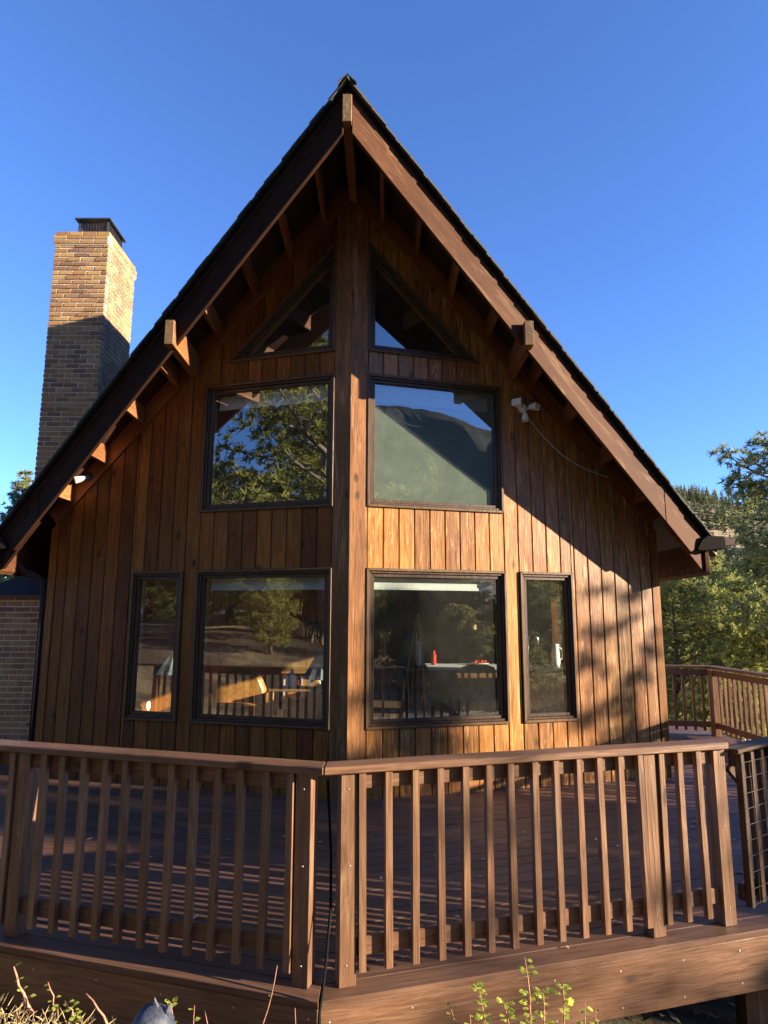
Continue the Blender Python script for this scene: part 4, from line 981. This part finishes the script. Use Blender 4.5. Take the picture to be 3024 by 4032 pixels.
sprig('rightmost leafy sprig in front of the fascia', sp(2205, 4200, 2218, 3880, Yf, bend=.012, seed=5), 34, .0035, .028, seed=5)
sprig('dark leafy sprig beside the tallest one, low', sp(2050, 4200, 2085, 3960, Yf-.06, seed=6), 16, .003, .022, seed=6)
sprig('bare reddish shoot leaning right with a leafy tip at far left', sp(130, 3990, 55, 3805, -3.45, bend=-.01, seed=7)[::1], 7, .008, .03, seed=7)
sprig('thin upright sprig second from the left', sp(200, 4010, 190, 3865, -3.5, seed=8), 9, .004, .02, seed=8)
sprig('low leafy sprig third from the left', sp(285, 4040, 255, 3940, -3.55, seed=9), 14, .004, .026, seed=9)
sprig('bare dry twig leaning left of the blue ornament', sp(430, 4060, 335, 3915, -3.6, seed=10), 0, .006, .02, seed=10)
sprig('sprig with fresh leaves right beside the blue ornament', sp(660, 4130, 668, 3945, -3.75, seed=11), 22, .004, .026, seed=11)
sprig('thin tall bare stem in front of the left fascia', sp(1010, 4100, 1092, 3800, -3.72, bend=.012, seed=12), 2, .003, .016, seed=12)
for k, (px, top, lean, nlf) in enumerate(((745, 3960, 20, 6), (820, 3985, -15, 3), (1150, 3965, 12, 0), (1790, 3960, -18, 8), (1840, 3990, 10, 10), (2290, 3950, 14, 12), (2350, 3990, -8, 6))):
    wh = ('right of the blue ornament', 'second right of the blue ornament', 'under the corner cord', 'left of the leafy cluster, leaning left', 'left of the leafy cluster, short', 'right of the leafy cluster, leaning right', 'right of the leafy cluster, short')[k]
    sprig('thin dry weed stalk '+wh, sp(px-lean, 4190, px+lean, top, -3.8-.05*(k % 3), bend=.012, seed=20+k), nlf, .0026, .022, seed=20+k)
# ornament
t = thing('garden_ornament', 'blue-grey rounded garden ornament with a pointed crest', 'ornament', PX(590, 4200, -3.85))
c = PX(595, 4075, -3.85)
MB().lathe([(.02, -.30), (.10, -.22), (.112, -.1), (.104, -.02), (.090, .045), (.068, .085), (.038, .108), (.010, .116)], 24, c, lambda k, n: 1+.05*math.sin(k*.9)).build('body', 'ornament_blue', t, smooth=True)
MB().prism([c+Vector((.000, -.012, .095)), c+Vector((.045, -.012, .08)), c+Vector((.006, -.003, .150))], [c+Vector((.000, .012, .095)), c+Vector((.045, .012, .08)), c+Vector((.006, .003, .150))]).build('crest', 'ornament_blue', t, bevel=.003)
MB().tube([c+Vector((.05, 0, .05)), c+Vector((.066, 0, .095)), c+Vector((.070, 0, .118))], [.022, .018, .006], 8).build('feather', 'ornament_dark', t)
# dry grass and leaf litter
rn = random.Random(12); gr = MB()
for k in range(5200):
    x = rn.uniform(-3.2, -.9); y = rn.uniform(-4.4, -3.05); z = gz(x, y)
    if y > edge_y(x)-.06: continue
    th = rn.uniform(0, 6.28); L = rn.uniform(.04, .13); lay = rn.uniform(.15, 1.0)
    d = Vector((math.cos(th)*lay, math.sin(th)*lay, rn.uniform(.1, .8))).normalized()*L; wv = Vector((-math.sin(th), math.cos(th), 0))*.0022; b = Vector((x, y, z-.005))
    gr.add([b-wv, b+wv, b+d*.6+wv*.8+Vector((0, 0, .008)), b+d, b+d*.6-wv*.8+Vector((0, 0, .008))], [(0, 1, 2, 3, 4)])
tag(gr.build('dry_grass', 'dry_grass', fix=False), 'dry matted grass at the lower left by the deck', 'grass', kind='stuff')
rn = random.Random(14); gg = MB()
while len(gg.f) < 30000:
    x = rn.uniform(-24, 24); y = -8.2-20*rn.random()**1.4
    if noise.noise(Vector((x*.12, y*.3, 5))) < .02: continue
    z = gz(x, y)
    for k in range(4):
        th = rn.uniform(0, 6.28); h = rn.uniform(.12, .34); d = Vector((math.cos(th)*.35*h, math.sin(th)*.35*h, h)); wv = Vector((-math.sin(th), math.cos(th), 0))*.022
        b = Vector((x+rn.uniform(-.1, .1), y+rn.uniform(-.1, .1), z-.02)); gg.add([b-wv, b+wv, b+d], [(0, 1, 2)])
tag(gg.build('golden_grass', 'dry_grass', fix=False), 'golden dry grass on the slope behind the viewer, mirrored in the lower windows', 'grass', kind='stuff')
lt = MB()
for k in range(1800):
    x = rn.uniform(0.8, 5.5); y = rn.uniform(-4.2, 1.0); z = gz(x, y)+rn.uniform(0.005, .03)
    th = rn.uniform(0, 6.28); L = rn.uniform(.02, .06); a_ = Vector((math.cos(th), math.sin(th), rn.uniform(-.4, .4)))*L; b_ = Vector((-math.sin(th), math.cos(th), rn.uniform(-.4, .4)))*L*.45; c = Vector((x, y, z))
    lt.add([c-a_, c+b_, c+a_, c-b_], [(0, 1, 2, 3)])
dl = MB()
for k in range(120):
    x = rn.uniform(-3.5, 4.5); y = rn.uniform(-3.3, -.2)
    if y < edge_y(x)+.05 or y > TA*abs(x)-.1: continue
    th = rn.uniform(0, 6.28); L = rn.uniform(.012, .035); a_ = Vector((math.cos(th), math.sin(th), rn.uniform(-.1, .25)))*L; b_ = Vector((-math.sin(th), math.cos(th), rn.uniform(-.1, .25)))*L*.5; c = Vector((x, y, .010))
    dl.add([c-a_, c+b_, c+a_, c-b_], [(0, 1, 2, 3)])
tag(dl.build('fallen_leaves', 'litter', fix=False), 'dry fallen leaves scattered over the deck planks', 'leaves', kind='stuff')
tag(lt.build('leaf_litter', 'litter', fix=False), 'brown leaf litter on the ground below the deck at right', 'leaf litter', kind='stuff')
